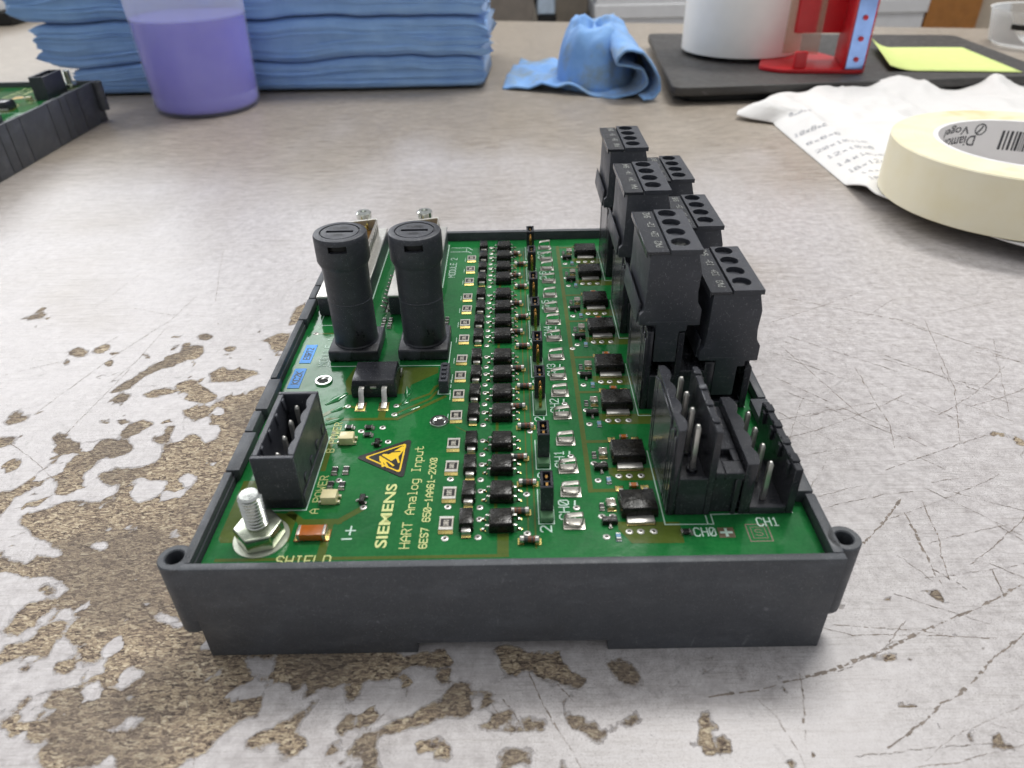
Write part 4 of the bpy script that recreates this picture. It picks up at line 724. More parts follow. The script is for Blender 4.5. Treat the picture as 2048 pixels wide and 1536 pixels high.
# ---- two fuse holders
def fuse(cx, cy, name):
    b_ = MB(); b_.box(-6.05,6.05,-6.0,6.2,.1,3.05); root = empty(name, (cx, cy, 0), BT)
    m0 = mesh('base', b_, MAT['fuse'], bevel=.5, seg=3); obj('base', m0, root, (cx, cy, 0))
    m_ = MB(); m_.lathe([(5.35,3.0),(5.35,3.3),(5.2,3.6),(5.18,14.4),(5.28,14.55),(5.28,14.75),(5.2,14.9),(5.3,22.6),(5.55,24.2),(5.0,24.2)], (0,0), 48)
    obj('barrel', mesh('barrel', m_, MAT['fuse'], ang=25), root, (cx, cy, 0))
    m_ = MB(); N_ = 64; rows = [(5.55,23.6),(6.05,24.7),(6.05,28.25),(6.05,29.8),(6.05,30.55),(5.85,30.95),(5.5,31.1),(4.55,31.1),(4.5,30.75),(4.25,30.75),(4.2,31.05)]
    vs_ = [(r*cos(2*pi*i/N_), r*sin(2*pi*i/N_), z_) for r, z_ in rows for i in range(N_)]; fs = []
    win = lambda i: abs(((2*pi*(i+.5)/N_)-1.5*pi-.06)) < .38
    for j in range(len(rows)-1):
        for i in range(N_):
            if j == 2 and win(i): continue
            fs.append((j*N_+i, j*N_+(i+1) % N_, (j+1)*N_+(i+1) % N_, (j+1)*N_+i))
    m_.add(vs_, fs, 0)
    for i in range(N_):      # window reveal
        if win(i):
            a0, a1 = 2*pi*i/N_, 2*pi*(i+1)/N_
            for z_ in (28.25, 29.8): m_.add([(r*cos(a), r*sin(a), z_) for r, a in ((6.05,a0),(6.05,a1),(5.1,a1),(5.1,a0))], [(0,1,2,3)], 0)
    m_.lathe([(5.1,27.8),(5.1,30.2)], (0,0), 48, 1)
    # cap face with a coin slot
    sw, sl, R_ = .55, 3.05, 4.2
    arc = lambda a, b, k=20: [(R_*cos(a+(b-a)*i/k), R_*sin(a+(b-a)*i/k)) for i in range(k+1)]
    th = math.asin(sw/R_)
    m_.sheet(arc(th, pi-th), 31.05); m_.sheet(arc(pi+th, 2*pi-th), 31.05)
    m_.sheet(arc(pi-th, pi+th, 4)+[(-sl,-sw),(-sl,sw)], 31.05); m_.sheet(arc(-th, th, 4)+[(sl,sw),(sl,-sw)], 31.05)
    m_.box(-sl,sl,-sw,sw,29.2,29.4,1)
    for (ax0, ay0, bx0, by0) in ((-sl,-sw,sl,-sw),(sl,-sw,sl,sw),(sl,sw,-sl,sw),(-sl,sw,-sl,-sw)): m_.add([(ax0,ay0,29.3),(bx0,by0,29.3),(bx0,by0,31.05),(ax0,ay0,31.05)], [(0,1,2,3)], 0)
    cap = obj('cap', mesh('cap', m_, [MAT['fuse'], MAT['deep']], ang=28), root, (cx, cy, 0))
    m_ = MB(); letters(m_, 'FUSE', -1.7, 1.5, 1.0, 3.4, .18, (0, 1), 31.08); m_.strip([(-.9,-2.4),(.9,-2.4),(.9,-1.5),(-.9,-1.5),(-.9,-2.4)], .14, 31.08); m_.strip([(-1.4,-1.95),(1.4,-1.95)], .14, 31.09)
    obj('moulded_mark', mesh('moulded_mark', m_, MAT['labelblack'], smooth=False), root, (cx, cy, 0))
    return root
fh = fuse(-65.15, 61.6, 'fuse_holder'); fuse(-48.35, 61.6, 'fuse_holder')

# ---- two module sockets (D-shaped metal shells)
def dsub(x0):
    cy0, cy1 = 78.6, 124.2; cx = x0+6.3; root = empty('module_socket', (cx, 101, 0), BT)
    m_ = MB(); m_.box(x0,x0+12.6,cy0,cy1,.05,5.4); mk('base', m_, MAT['black'], root, (cx,101,0), bevel=.5, seg=2)
    m_ = MB(); m_.box(x0-.1,x0+12.7,cy0-.3,cy1,5.42,6.1); mk('flange', m_, MAT['tin'], root, (cx,101,0), bevel=.2)
    D = [(x0+2.0,87.5),(x0+10.6,85.2),(x0+10.9,85.7),(x0+10.9,118.2),(x0+10.6,118.7),(x0+2.0,116.3),(x0+1.7,115.8),(x0+1.7,88.0)]
    m_ = MB(); n_ = len(D); c_ = Vector((x0+6.3, 102))
    Di = [tuple(c_+(Vector(p)-c_)*(1-.45/ (Vector(p)-c_).length*1.6)) for p in D]
    for ring in ((6.1, D), ): pass
    vs_ = [(x, y, 6.1) for x, y in D]+[(x, y, 11.6) for x, y in D]+[(x, y, 11.6) for x, y in Di]+[(x, y, 6.3) for x, y in Di]
    m_.add(vs_, [(j*n_+i, j*n_+(i+1) % n_, (j+1)*n_+(i+1) % n_, (j+1)*n_+i) for j in range(3) for i in range(n_)])
    for i in range(12):
        y = 88.5+i*2.5
        m_.box(x0+10.85, x0+11.15, y, y+1.2, 7.6, 10.4)
    mk('shell', m_, MAT['tin'], root, (cx,101,0), bevel=.12)
    m_ = MB(); m_.prism(Di, 'z', 6.2, 8.6); mk('insulator', m_, MAT['amber'], root, (cx,101,0))
    m_ = MB()
    for i in range(12): pin(m_, x0+8.0, 90+i*2.4, 8.6, 11.0, .3); pin(m_, x0+5.0, 91.2+i*2.4, 8.6, 11.0, .3)
    mk('contact_pins', m_, MAT['gold'], root, (cx,101,0))
    for y in (81.6, 121.6):
        m_ = MB(); m_.prism([(cx+2.9*cos(i*pi/3), y+2.9*sin(i*pi/3)) for i in range(6)], 'z', 6.1, 9.3); m_.lathe([(1.5,9.3),(1.5,10.6),(2.3,10.7),(2.35,12.3),(1.9,12.7),(1.0,12.7),(.9,12.2),(.02,12.2)], (cx, y), 24)
        mk('jack_screw', m_, MAT['steel'], root, (cx, y, 0), ang=35)
    if x0 < -70:
        for i in range(9):
            y = 81+i*2.3; m_ = MB()
            m_.tube([(x0+16.2,y,1.6),(x0+17.2,y,1.2),(x0+17.7,y,.1)], .3, 6); m_.lathe([(.75,.02),(.4,.5),(.02,.8)], (x0+17.8,y), 10)
            mk('solder_lead', m_, MAT['solder'], root, (cx,101,0), ang=60)
    return root
dsub(-78.4); dsub(-59.6)

# ---- two-tier pin headers for the field plugs (pairs CH0/CH1 ... CH6/CH7)
def tier_header():
    m_ = MB(); y0, y1 = 2.2, 22.3
    m_.prism(wall_scallop(.7,2.3,y0,y1,.75,4,0,0,1), 'z', .05, 19.4)
    m_.prism([(7.1,.05),(8.3,.05),(8.3,19.0),(7.1,19.0)], 'y', y0, y1)
    for a_, b_, zt_ in ((.2,1.3,17.5),(1.75,2.9,18.2),(3.3,4.1,17.0),(4.7,16.8,18.6),(17.4,18.5,17.8),(18.9,19.9,17.2)): m_.box(.42,.75,y0+a_,y0+b_,.05,zt_)
    for i in range(4): m_.box(8.25,8.8,y0+2.2+i*4.9,y0+4.2+i*4.9,15.5,18.2); m_.box(7.0,8.35,y0+2.4+i*4.9,y0+4.0+i*4.9,19.0,19.35)
    m_.box(2.0,7.15,y0,y0+.9,.05,8.7); m_.box(2.0,7.15,y1-.9,y1,.05,8.7); m_.box(2.0,7.15,y0+.9,y1-.9,.05,7.6)
    for i in range(4): m_.lathe([(1.0,7.6),(1.0,8.3),(.5,8.3)], (5.0, 5.9+i*4.9), 16)
    # bridge with two square windows
    m_.box(8.3,13.4,y0+.7,y1-.7,.05,8.4); zt = 9.9
    m_.box(8.3,9.9,y0,y1-.5,8.4,zt); m_.box(9.9,13.4,y0,y0+3.4,8.4,zt); m_.box(9.9,13.4,y0+6.6,y0+12.6,8.4,zt); m_.box(9.9,13.4,y0+15.8,y1-.5,8.4,zt); m_.box(12.0,13.4,y0+3.4,y0+6.6,8.4,zt); m_.box(12.0,13.4,y0+12.6,y0+15.8,8.4,zt)
    m_.box(12.0,13.0,y0,y0+.7,.05,8.4)
    m_.prism(wall_scallop(13.4,15.7,y0,y1,.7,4,0,0,1), 'z', .05, 11.8)
    m_.prism([(21.9,.05),(23.3,.05),(23.3,10.4),(21.9,10.4)], 'y', y0, y1)
    for i in range(4): m_.box(21.4,21.95,y0+2.2+i*4.9,y0+3.6+i*4.9,7.2,9.9); m_.box(21.9,23.35,y0+2.0+i*4.9,y0+4.2+i*4.9,10.4,10.8)
    m_.box(15.3,21.95,y0,y0+1.0,.05,1.7); m_.box(15.3,21.95,y0+1.0,y0+14,.05,.9)
    return m_
th_me = mesh('tier_header', tier_header(), MAT['gloss_black'], bevel=.14)
mb = MB(); pin(mb, 0, 0, 7.6, 17.8, .45); p_hi = mesh('pin', mb, MAT['tin'], bevel=.1, seg=2)
mb = MB(); pin(mb, 0, 0, .1, 9.9, .45); p_lo = mesh('pin', mb, MAT['tin'], bevel=.1, seg=2)
for k in range(4):
    h_ = obj('tier_header', th_me, BT, (0, k*PITCH, 0))
    if k == 0:
        for i in range(4): obj('pin', p_hi, h_, (5.0, 5.9+i*4.9, 0)); obj('pin', p_lo, h_, (18.6, 5.2+i*4.85, 0))

# ------------------------------------------------------------------ plug-in screw terminals
def plug_meshes():
    prof = [(2.35,12.3),(6.9,12.3),(6.95,19.5),(8.4,19.6),(8.45,20.9),(10.9,20.9),(10.9,24.4),(10.0,26.0),(9.75,28.3),(9.95,32.6),(9.0,36.4),(-.2,36.4),(-.35,27.2),(-.55,24.2),(-1.3,23.4),(-1.3,21.1),(2.3,21.0)]
    L_ = 20.2
    b = MB(); b.prism(prof, 'y', 0, L_)
    b.box(.2,10.4,-.06,.2,21.62,21.86,1)                       # shadow-gap seam on the front
    b.prism([(-1.75,21.2),(-1.3,21.2),(-.9,25.2),(-1.35,25.8)], 'y', 1.2, L_-.4)   # latch rail
    for i in range(4): b.box(9.7,10.35,2.0+i*4.9,4.6+i*4.9,28.6,31.8,1)
    body = mesh('body', b, [MAT['black'], MAT['deep']], bevel=.18, seg=2)
    t = MB(); x0, x1, z0, z1 = 3.55, 9.6, 36.4, 37.4; hx, R_, N_ = 5.95, 1.88, 28
    ys_ = [-.3, 5.95, 10.85, 15.75, L_+.2]; hy = [3.5, 8.4, 13.3, 18.2]
    for i in range(4):
        ya, yb = ys_[i], ys_[i+1]; cyy = hy[i]
        def edge(a):
            c_, s_ = cos(a), sin(a); kx = ((x1-hx) if c_ > 0 else (x0-hx))/c_ if abs(c_) > 1e-9 else 1e9; ky = ((yb-cyy) if s_ > 0 else (ya-cyy))/s_ if abs(s_) > 1e-9 else 1e9
            q = min(kx, ky); return (hx+c_*q, cyy+s_*q)
        angs = sorted([2*pi*j/N_ for j in range(N_)]+[math.atan2(yy-cyy, xx-hx) % (2*pi) for xx in (x0, x1) for yy in (ya, yb)])
        n_ = len(angs); vs_ = [(*edge(a), z1) for a in angs]+[(hx+R_*cos(a), cyy+R_*sin(a), z1) for a in angs]+[(hx+(R_-.12)*cos(a), cyy+(R_-.12)*sin(a), z1-5.2) for a in angs]
        t.add(vs_, [(j, (j+1) % n_, n_+(j+1) % n_, n_+j) for j in range(n_)]+[(n_+j, n_+(j+1) % n_, 2*n_+(j+1) % n_, 2*n_+j) for j in range(n_)], 0)
    t.add([(x0,-.3,z1),(x0,-.3,z0),(x1,-.3,z0),(x1,-.3,z1),(x0,L_+.2,z1),(x0,L_+.2,z0),(x1,L_+.2,z0),(x1,L_+.2,z1)], [(0,1,2,3),(3,2,6,7),(7,6,5,4),(4,5,1,0)])
    top = mesh('screw_face', t, MAT['black'], ang=30)
    s_ = MB(); s_.box(-.9,3.3,-.25,L_+.15,36.4,37.05); s_.box(-1.05,-.75,-.25,L_+.15,35.9,37.15)
    stripm = mesh('label_strip', s_, MAT['gloss_black'], bevel=.08)
    sc_ = MB(); sc_.lathe([(1.72,0),(1.72,1.2),(1.5,1.45),(.02,1.45)], (0,0), 24); sc_.box(-1.5,1.5,-.22,.22,1.45,1.47,1)
    screw = mesh('clamp_screw', sc_, [MAT['steel'], MAT['deep']])
    return body, top, stripm, screw, hy
PB, PT, PS, PSC, HY = plug_meshes()
LBL = {2: 'black screw plug on CH2 header, tallest in front with bright screw in its nearest hole', 3: 'lower black screw plug printed PW3, nearest the empty sockets and table edge', 4: 'black screw plug standing directly behind the PW2 plug on the tall header row',
       5: 'lower black screw plug just behind the PW3 plug, outer row', 6: 'farthest black screw plug on the tall inner row of headers', 7: 'farthest lower black screw plug of the outer row beside the tall plugs'}
for c in range(2, 8):
    k = c//2; dx, dz = (0, 0) if c % 2 == 0 else (13.1, -8.7); yy = k*PITCH+2.1
    r = empty('terminal_plug', (4.5+dx, yy+10, 12.3+dz)); tag(r, LBL[c], 'terminal plug', 'screw terminal plugs on the board')
    at_ = (dx, yy, dz); ob = obj('body', PB, r, at_)
    tf = obj('screw_face', PT, r, at_); ls = obj('label_strip', PS, r, at_)
    for i, y in enumerate(HY):
        so = obj('clamp_screw', PSC, tf, (5.95+dx, yy+y, 37.4+dz-(5.0 if not (c == 2 and i == 0) else 2.2)), random.uniform(0, 3))
    for i, t in enumerate(('PW%d' % c, 'I%d+' % c, 'I%d-' % c, 'SH%d' % c)):
        m_ = MB(); letters(m_, t, 2.4+dx, yy+HY[i]-1.5, 1.25, 2.7, .16, (-1, 0), 37.09+dz); mk('print', m_, MAT['plugprint'], ls, smooth=False)

# ------------------------------------------------------------------ second module at the left, turned round
from mathutils import noise as mn
KEEP = ('housing', 'circuit_board', 'power_header', 'bolt', 'hex_nut', 'tinned_ring', 'brown_capacitor', 'indicator_lamp', 'rectifier', 'warning_label', 'module_socket')
def base_name(s): return s.split('.')[0]
b2 = board_thing.copy(); col.objects.link(b2)
for ch in list(board_thing.children):
    if base_name(ch.name) not in KEEP: continue
    c = ch.copy(); col.objects.link(c); c.parent = b2
    for g in list(ch.children):
        if base_name(g.name) in ('via',): continue
        d = g.copy(); col.objects.link(d); d.parent = c
b2.location = Vector((-330.4, 302.0, T))*S; b2.rotation_euler = (0, 0, pi)
tag(b2, 'second dark grey board tray cut off by the picture edge, near the purple bottle', 'circuit board', 'terminal boards on the table')

# ------------------------------------------------------------------ purple bottle
n = NT('bottle_plastic'); n.setp(Base_Color=lin(226, 230, 238), Roughness=.3)
tr = n.N('ShaderNodeBsdfTransparent'); tr.inputs[0].default_value = (.93, .94, .98, 1); tl = n.N('ShaderNodeBsdfTranslucent'); tl.inputs[0].default_value = lin(214, 220, 236)
mx = n.N('ShaderNodeMixShader'); mx.inputs[0].default_value = .45; n.L(n.p.outputs[0], mx.inputs[1]); n.L(tl.outputs[0], mx.inputs[2])
mx2 = n.N('ShaderNodeMixShader'); mx2.inputs[0].default_value = .54; n.L(mx.outputs[0], mx2.inputs[1]); n.L(tr.outputs[0], mx2.inputs[2])
sz = n.N('ShaderNodeSeparateXYZ'); n.L(n.coord(), sz.inputs[0]); n.L(n.mrange(sz.outputs[2], .53, .55, .74, .38), mx2.inputs[0])
n.L(mx2.outputs[0], n.n['Material Output'].inputs[0]); MAT['bottle'] = n.m
bc = (-222.0, 398.5)
bot = empty('bottle', (*bc, T)); tag(bot, 'translucent plastic bottle half full of violet liquid before blue wipes', 'bottle')
pr = [(0.5,T+.1),(28,T+.1),(31.2,T+1.2),(32.3,T+4),(32.4,T+10.2),(31.9,T+10.9),(32.4,T+11.6),(33.2,T+30),(34.0,T+62),(34.0,T+118),(31,T+134),(22,T+148),(14,T+156),(13,T+176),(0.5,T+176)]
mb = MB(); mb.lathe(pr, (0,0), 72); obj('shell', mesh('shell', mb, MAT['bottle'], (0,0,T), ang=60), bot, (*bc, T))
mb = MB(); mb.lathe([(.5,T+1.5),(27.5,T+1.5),(30.3,T+2.6),(31.2,T+5),(32.0,T+30),(32.7,33.4),(.5,33.4)], (0,0), 72)
n = NT('violet_liquid'); n.setp(Base_Color=n.ramp(n.noise(4, 3), [(.3, lin(150, 142, 248)), (.7, lin(164, 158, 253))]), Roughness=.2)
obj('liquid', mesh('liquid', mb, n.m, (0,0,T), ang=50), bot, (*bc, T))

# ------------------------------------------------------------------ stack of folded blue wipes
def cloth_mat(name, a, b, stain=False):
    n = NT(name); v = n.coord()
    f = n.math('ADD', n.math('MULTIPLY', n.noise(6, 5, .6), .6), n.math('MULTIPLY', n.noise(260, 3, .6), .4))
    c_ = n.ramp(f, [(.35, a), (.65, b)])
    if stain: c_ = n.mix(n.mrange(n.noise(4.2, 5, .65), .47, .62, 0, .8), c_, lin(138, 154, 164))
    n.setp(Base_Color=c_, Roughness=.9, Sheen_Weight=.2); n.bump(n.noise(420, 3), .35, .002)
    return n.m
MAT['wipe'] = cloth_mat('blue_wipe', lin(130, 170, 224), lin(154, 192, 238)); MAT['rag'] = cloth_mat('blue_rag', lin(114, 162, 224), lin(142, 188, 240), True)
def wipe(z0, z1, xl, xr, y0, seed, sag):
    m_ = MB(); nu, nv = 200, 110; vs_ = []
    H = z1-z0+.9; zc = (z0+z1)/2+(.45 if seed == 1 else 0)
    for i in range(nu+1):
        u = i/nu
        for j in range(nv):
            t = 2*pi*j/nv; c_, s_ = cos(t), sin(t)
            k = (abs(c_)**9+abs(s_)**9)**(-1/9)
            py = 62-c_*k*62; pz = s_*k*H/2; endf = 1-max(0, abs(u-.5)*2-.965)/.035*.22
            x = xl+(xr-xl)*u
            sd_ = seed+(1 if s_ > 0 else 0)
            wav = 4.2*mn.noise((x*.014, sd_*3.1, 0))+1.8*mn.noise((x*.04, sd_*5.7, 2))
            top = max(0, s_)**.5 if s_ > 0 else 0
            pz2 = pz*endf+wav*(1.0 if (s_ > 0 or seed > 1) else 0.)
            lay = 1.3*mn.noise((x*.006, pz*1.1, seed+40))+.7*mn.noise((x*.02, pz*2.4, seed+50))
            yy = py+2.0*mn.noise((x*.012, pz*.09, seed+9))+lay+(.6*mn.noise((x*.05, pz*.25, seed+4)))
            ex = (7.0*mn.noise((pz*.2, py*.05, seed+20))+4*mn.noise((pz*.9, py*.2, seed+30)))*(abs(u-.5)*2)**8
            vs_.append((x+ex, y0+yy, zc+pz2))
    fs = [(i*nv+j, i*nv+(j+1) % nv, (i+1)*nv+(j+1) % nv, (i+1)*nv+j) for i in range(nu) for j in range(nv)]
    fs += [tuple(range(nv-1, -1, -1)), tuple(nu*nv+j for j in range(nv))]
    m_.add(vs_, fs); return m_
WL = ['bottom folded blue wipe bundle of the stack behind the bottle', 'second folded blue wipe bundle from the table, sagging at its end', 'third folded blue wipe bundle from the table behind the bottle', 'top folded blue wipe bundle of the stack, above the others']
for i, (z0, z1, xl, xr, sg) in enumerate([(T+.6,-.9,-322,-44,.5),(-.7,25.2,-340,-42,1),(25.4,50,-350,-43,1),(50.2,74,-345,-46,1)]):
    r = mk('folded_wipe', wipe(z0, z1, xl, xr, 432, i+1, sg), MAT['wipe'], None, (-190, 495, z0), ang=70)
    tag(r, WL[i], 'wipe', 'folded blue wipes in a stack')
# loose white corner of packing under the stack
# ------------------------------------------------------------------ crumpled blue cloth
def rag():
    m_ = MB()
    # rolled fold in front: ribbon profile (x, z) swept back in y
    prof = [(-32,T+1.0),(-23,T+2.6),(-10,T+3.8),(4,T+4.4),(16,T+4.2),(27,T+2.8),(37,T+1.4),(48,T+.8),(57,T+3),(61,T+9),(58,T+15),(51,T+17.5),(44,T+19),(40,T+22),(41,T+26),(46,T+28.5),(54,T+27),(62,T+21),(67,T+14),(68,T+7),(64,T+2),(57,T+.8)]
    P = []; 
    for i in range(len(prof)-1):
        for s in range(6): P.append(Vector(prof[i]).lerp(Vector(prof[i+1]), s/6))
    P.append(Vector(prof[-1]))
    for it in range(4): P = [P[0]]+[(P[i-1]+P[i]*2+P[i+1])/4 for i in range(1, len(P)-1)]+[P[-1]]
    ny = 46; vs_ = []; np_ = len(P)
    for j in range(ny):
        t = j/(ny-1)
        for i, p in enumerate(P):
            u = i/(np_-1)
            left = max(0, 1-u*3.2)
            y = 383+ (36*left+10*(1-u)) + t*(62+30*u+14*left) + 3*mn.noise((u*6, t*2, 3)) + 6*sin(u*3)
            lift = 1+ .55*t*(1 if u > .25 else .2)
            z = T+.6+(p.y-T-.6)*lift*(1-.35*max(0, t-.75)/.25) + 3.2*(mn.noise((p.x*.07, t*4, 1.5)))+2.2*(mn.ridged_multi_fractal((p.x*.045, t*2.2, 5.5), 1, 2, 3, 1, 2)-1)*min(1, (p.y-T)/5)
            z += 9*t*left*(1-.5*t)+2.0*mn.noise((p.x*.06, t*3, 11))*left*t; x = p.x-10*t*u+(14*t*left if u < .2 else 14*t*left)+3.0*mn.noise((u*5, t*5, 7))*(.2+t) 
            vs_.append((x, y, max(T+.5, z)))
    m_.add(vs_, [(j*np_+i, j*np_+i+1, (j+1)*np_+i+1, (j+1)*np_+i) for j in range(ny-1) for i in range(np_-1)])
    # heaped hump behind the roll
    b = len(m_.v); nu, nv = 60, 34; vs_ = []
    for j in range(nv):
        r_ = j/(nv-1)
        for i in range(nu):
            a = 2*pi*i/nu; q = 1-r_
            rad = 1+.22*mn.noise((cos(a)*1.3, sin(a)*1.3, 5))
            x = 31+cos(a)*27*rad*(q**.55); y = 447+sin(a)*36*rad*(q**.55)
            hgt = 36*(1-(q**4))*(1+.06*sin(3*a))
            rid = 5.0*mn.ridged_multi_fractal((x*.05, y*.03, 2), 1.0, 2.0, 4, 1.0, 2.0)-5.0
            vs_.append((x+2*mn.noise((x*.1, y*.1, 1)), y+2*mn.noise((x*.1, y*.1, 4)), max(T+.4, T+.4+hgt+rid*min(1, hgt/14))))
    m_.add(vs_, [(j*nu+i, j*nu+(i+1) % nu, (j+1)*nu+(i+1) % nu, (j+1)*nu+i) for j in range(nv-1) for i in range(nu)]+[tuple((nv-1)*nu+i for i in range(nu))])
    return m_
rg = mk('crumpled_cloth', rag(), MAT['rag'], None, (20, 430, T), ang=70); tag(rg, 'crumpled grey-stained blue cloth lying between wipes and black platform', 'cloth')
md = rg.modifiers.new('thick', 'SOLIDIFY'); md.thickness = .012; md.offset = 0

# ------------------------------------------------------------------ black platform with tape dispenser, roll and sticky note
def rounded(pts, r, k=6):
    out = []; n_ = len(pts)
    for i in range(n_):
        p = Vector(pts[i]); a = (Vector(pts[i-1])-p).normalized(); b = (Vector(pts[(i+1) % n_])-p).normalized()
        for j in range(k+1):
            t = j/k; q0 = p+a*r; q1 = p+b*r; out.append(tuple((1-t)**2*q0+2*t*(1-t)*p+t*t*q1))
    return out
quad = [(73,376),(318,389),(326,536),(89,573)]; cq = Vector((200, 468))
plat = empty('platform', (200, 468, T)); tag(plat, 'flat black platform under white roll and sticky note', 'platform')
MAT['slab'] = plastic('platform_black', (62, 60, 59), .5, .1, .25, 500)
mb = MB(); mb.prism(rounded(quad, 9), 'z', T+5.2, T+10.6); mk('top_plate', mb, MAT['slab'], plat, bevel=.8, seg=3)
mb = MB(); mb.prism(rounded([tuple(cq+(Vector(p)-cq)*.93) for p in quad], 12), 'z', T+.1, T+5.2); mk('base', mb, MAT['deep'], plat, bevel=.8, seg=2)
red = plain('red_plastic', (200, 30, 40), .35, var=.06, vs_=30, bump=.1, bs=60)
disp = empty('tape_dispenser', (180, 430, T+10.7)); tag(disp, 'red plastic tape dispenser standing by the white roll', 'tape dispenser')
mb = MB(); mb.prism(rounded([(138,421),(150,409),(200,403),(207,418),(190,470),(152,462)], 5), 'z', T+10.7, T+13.2); mk('side_plate', mb, red, disp, bevel=.5, seg=2)
mb = MB(); mb.prism([(186.5,404.5),(201,404.5),(203,446),(197,446)], 'z', T+13.2, 92); mk('blade_arm', mb, red, disp, bevel=.8, seg=2)
mb = MB(); mb.prism([(165,441),(198,437),(198,440),(165,444)], 'z', 9, 92); mk('guard', mb, red, disp, bevel=.5)
mb = MB(); mb.box(157,165,410,413,T+13.2,3.0); mk('tab', mb, red, disp, bevel=.5)
mb = MB(); mb.box(188.2,199.3,403.6,404.4,T+13.6,92); bl = mk('metal_strip', mb, plain('blue_steel', (150, 184, 248), .12, .5, .12, 20), disp, bevel=.1)
for z_ in (-1, 11, 23, 36): 
    m_ = MB(); m_.tube([(193.6,403.7,z_),(193.6,402.6,z_)], 1.5, 16); mk('rivet', m_, red, disp)
n = NT('clear_tape'); n.setp(Base_Color=lin(200, 176, 150), Roughness=.2); tr = n.N('ShaderNodeBsdfTransparent'); mx = n.N('ShaderNodeMixShader'); mx.inputs[0].default_value = .62
n.L(n.p.outputs[0], mx.inputs[1]); n.L(tr.outputs[0], mx.inputs[2]); n.L(mx.outputs[0], n.n['Material Output'].inputs[0])
mb = MB(); mb.prism([(160,446),(182,438),(182,438.3),(160,446.3)], 'z', -4, 92); mk('tape_tail', mb, n.m, disp)
mb = MB(); mb.lathe([(19,T+13.4),(41.2,T+13.4),(41.7,T+13.9),(41.9,80),(41.4,81),(19,81),(19,T+13.4)], (0,0), 72)
wr = obj('tape_roll', mesh('tape_roll', mb, plain('white_roll', (246, 243, 238), .42, var=.03, vs_=8), (0,0,T+13.3), ang=35), None, (141.5, 483, T+13.3)); tag(wr, 'wide white roll standing upright on the black platform', 'roll')
# sticky note: curled at its left edge
mb = MB(); C4 = [Vector((220,409)), Vector((298.6,396.5)), Vector((304,481)), Vector((240,487))]; nu = 24
vs_ = []
for j in range(9):
    for i in range(nu+1):
        u, t = i/nu, j/8; p = C4[0].lerp(C4[1], u).lerp(C4[3].lerp(C4[2], u), t)
        vs_.append((p.x-4*max(0, .25-u), p.y, T+10.9+70*max(0, .22-u)**2.0*(1+.8*t)+1.0*u*(1-u)))
mb.add(vs_, [(j*(nu+1)+i, j*(nu+1)+i+1, (j+1)*(nu+1)+i+1, (j+1)*(nu+1)+i) for j in range(8) for i in range(nu)])
nt = mk('sticky_note', mb, plain('note_green', (220, 236, 146), .7, var=.03, vs_=10), None, (262, 442, T+10.8), ang=80); tag(nt, 'yellow-green sticky note with curled edge on the black platform', 'note')
md = nt.modifiers.new('thick', 'SOLIDIFY'); md.thickness = .002; md.offset = 1

# ------------------------------------------------------------------ white mailing envelope and masking tape roll
def interp(t, tab):
    for (a, va), (b, vb) in zip(tab, tab[1:]):
        if t <= b: return va+(vb-va)*max(0, min(1, (t-a)/(b-a)))
    return tab[-1][1]
LEFT = [(95,205),(120,176),(150,150),(178,134),(200,124.5),(330,122),(336,110),(341,104),(347,106),(372,128),(386,137)]
TOP = [(100,386),(148,376),(175,378),(197,386),(220,382),(245,393),(250,384),(340,396)]
def envelope():
    m_ = MB(); nu, nv = 120, 150; vs_ = []
    for j in range(nv+1):
        t = j/nv; y = 95+t*(386-95); xl = interp(y, LEFT)
        for i in range(nu+1):
            u = (i/nu)**1.4; x = xl+(360-xl)*u
            yy = y+(interp(x, TOP)-386)*max(0, (t-.8)/.2)
            dl = (x-xl); db = (yy-95)
            ht = 6.6*min(1, dl/16)**.8 if t < .82 else 6.6*min(1, dl/16)**.8*(1-(t-.82)/.18*.35)
            cr_ = 2.2*mn.ridged_multi_fractal((x*.022, yy*.016, 3), 1, 2, 3, 1, 2)-2.2
            z = T+.35+ht+cr_*min(1, dl/10)*(1.0 if t < .7 else 2.0)+.5*mn.noise((x*.08, yy*.08, 1))*min(1, dl/6)
            if t > .84: z += 7*((t-.84)/.16)**2*(.6+.8*mn.noise((x*.03, 4, 1)))+1.6*mn.noise((x*.11, yy*.06, 6))*((t-.84)/.16)
            if x < 140 and yy > 325: z += 3.2*min(1, (140-x)/20)*min(1, (yy-325)/20)
            rr = math.hypot(x-174.5, yy-191.6)
            if rr < 62: k = min(1, max(0, (62-rr)/9)); z = z*(1-k)+(-13.6)*k
            vs_.append((x, yy, max(T+.3, z)))
    m_.add(vs_, [(j*(nu+1)+i, j*(nu+1)+i+1, (j+1)*(nu+1)+i+1, (j+1)*(nu+1)+i) for j in range(nv) for i in range(nu)])
    return m_
ev = empty('envelope', (240, 240, T)); tag(ev, 'crumpled white mailing envelope listing box sizes, under the masking tape', 'envelope')
sh = mk('sheet', envelope(), plain('white_paper', (226, 224, 222), .6, var=.02, vs_=12, bump=.2, bs=90), ev, ang=60)
md = sh.modifiers.new('thick', 'SOLIDIFY'); md.thickness = .006; md.offset = -1
ink = plain('ink_blue_grey', (146, 148, 158), .7, var=.2, vs_=200)
bm_ = bmesh.new(); bm_.from_mesh(sh.data); 
from mathutils.bvhtree import BVHTree
tree = BVHTree.FromBMesh(bm_); bm_.free()
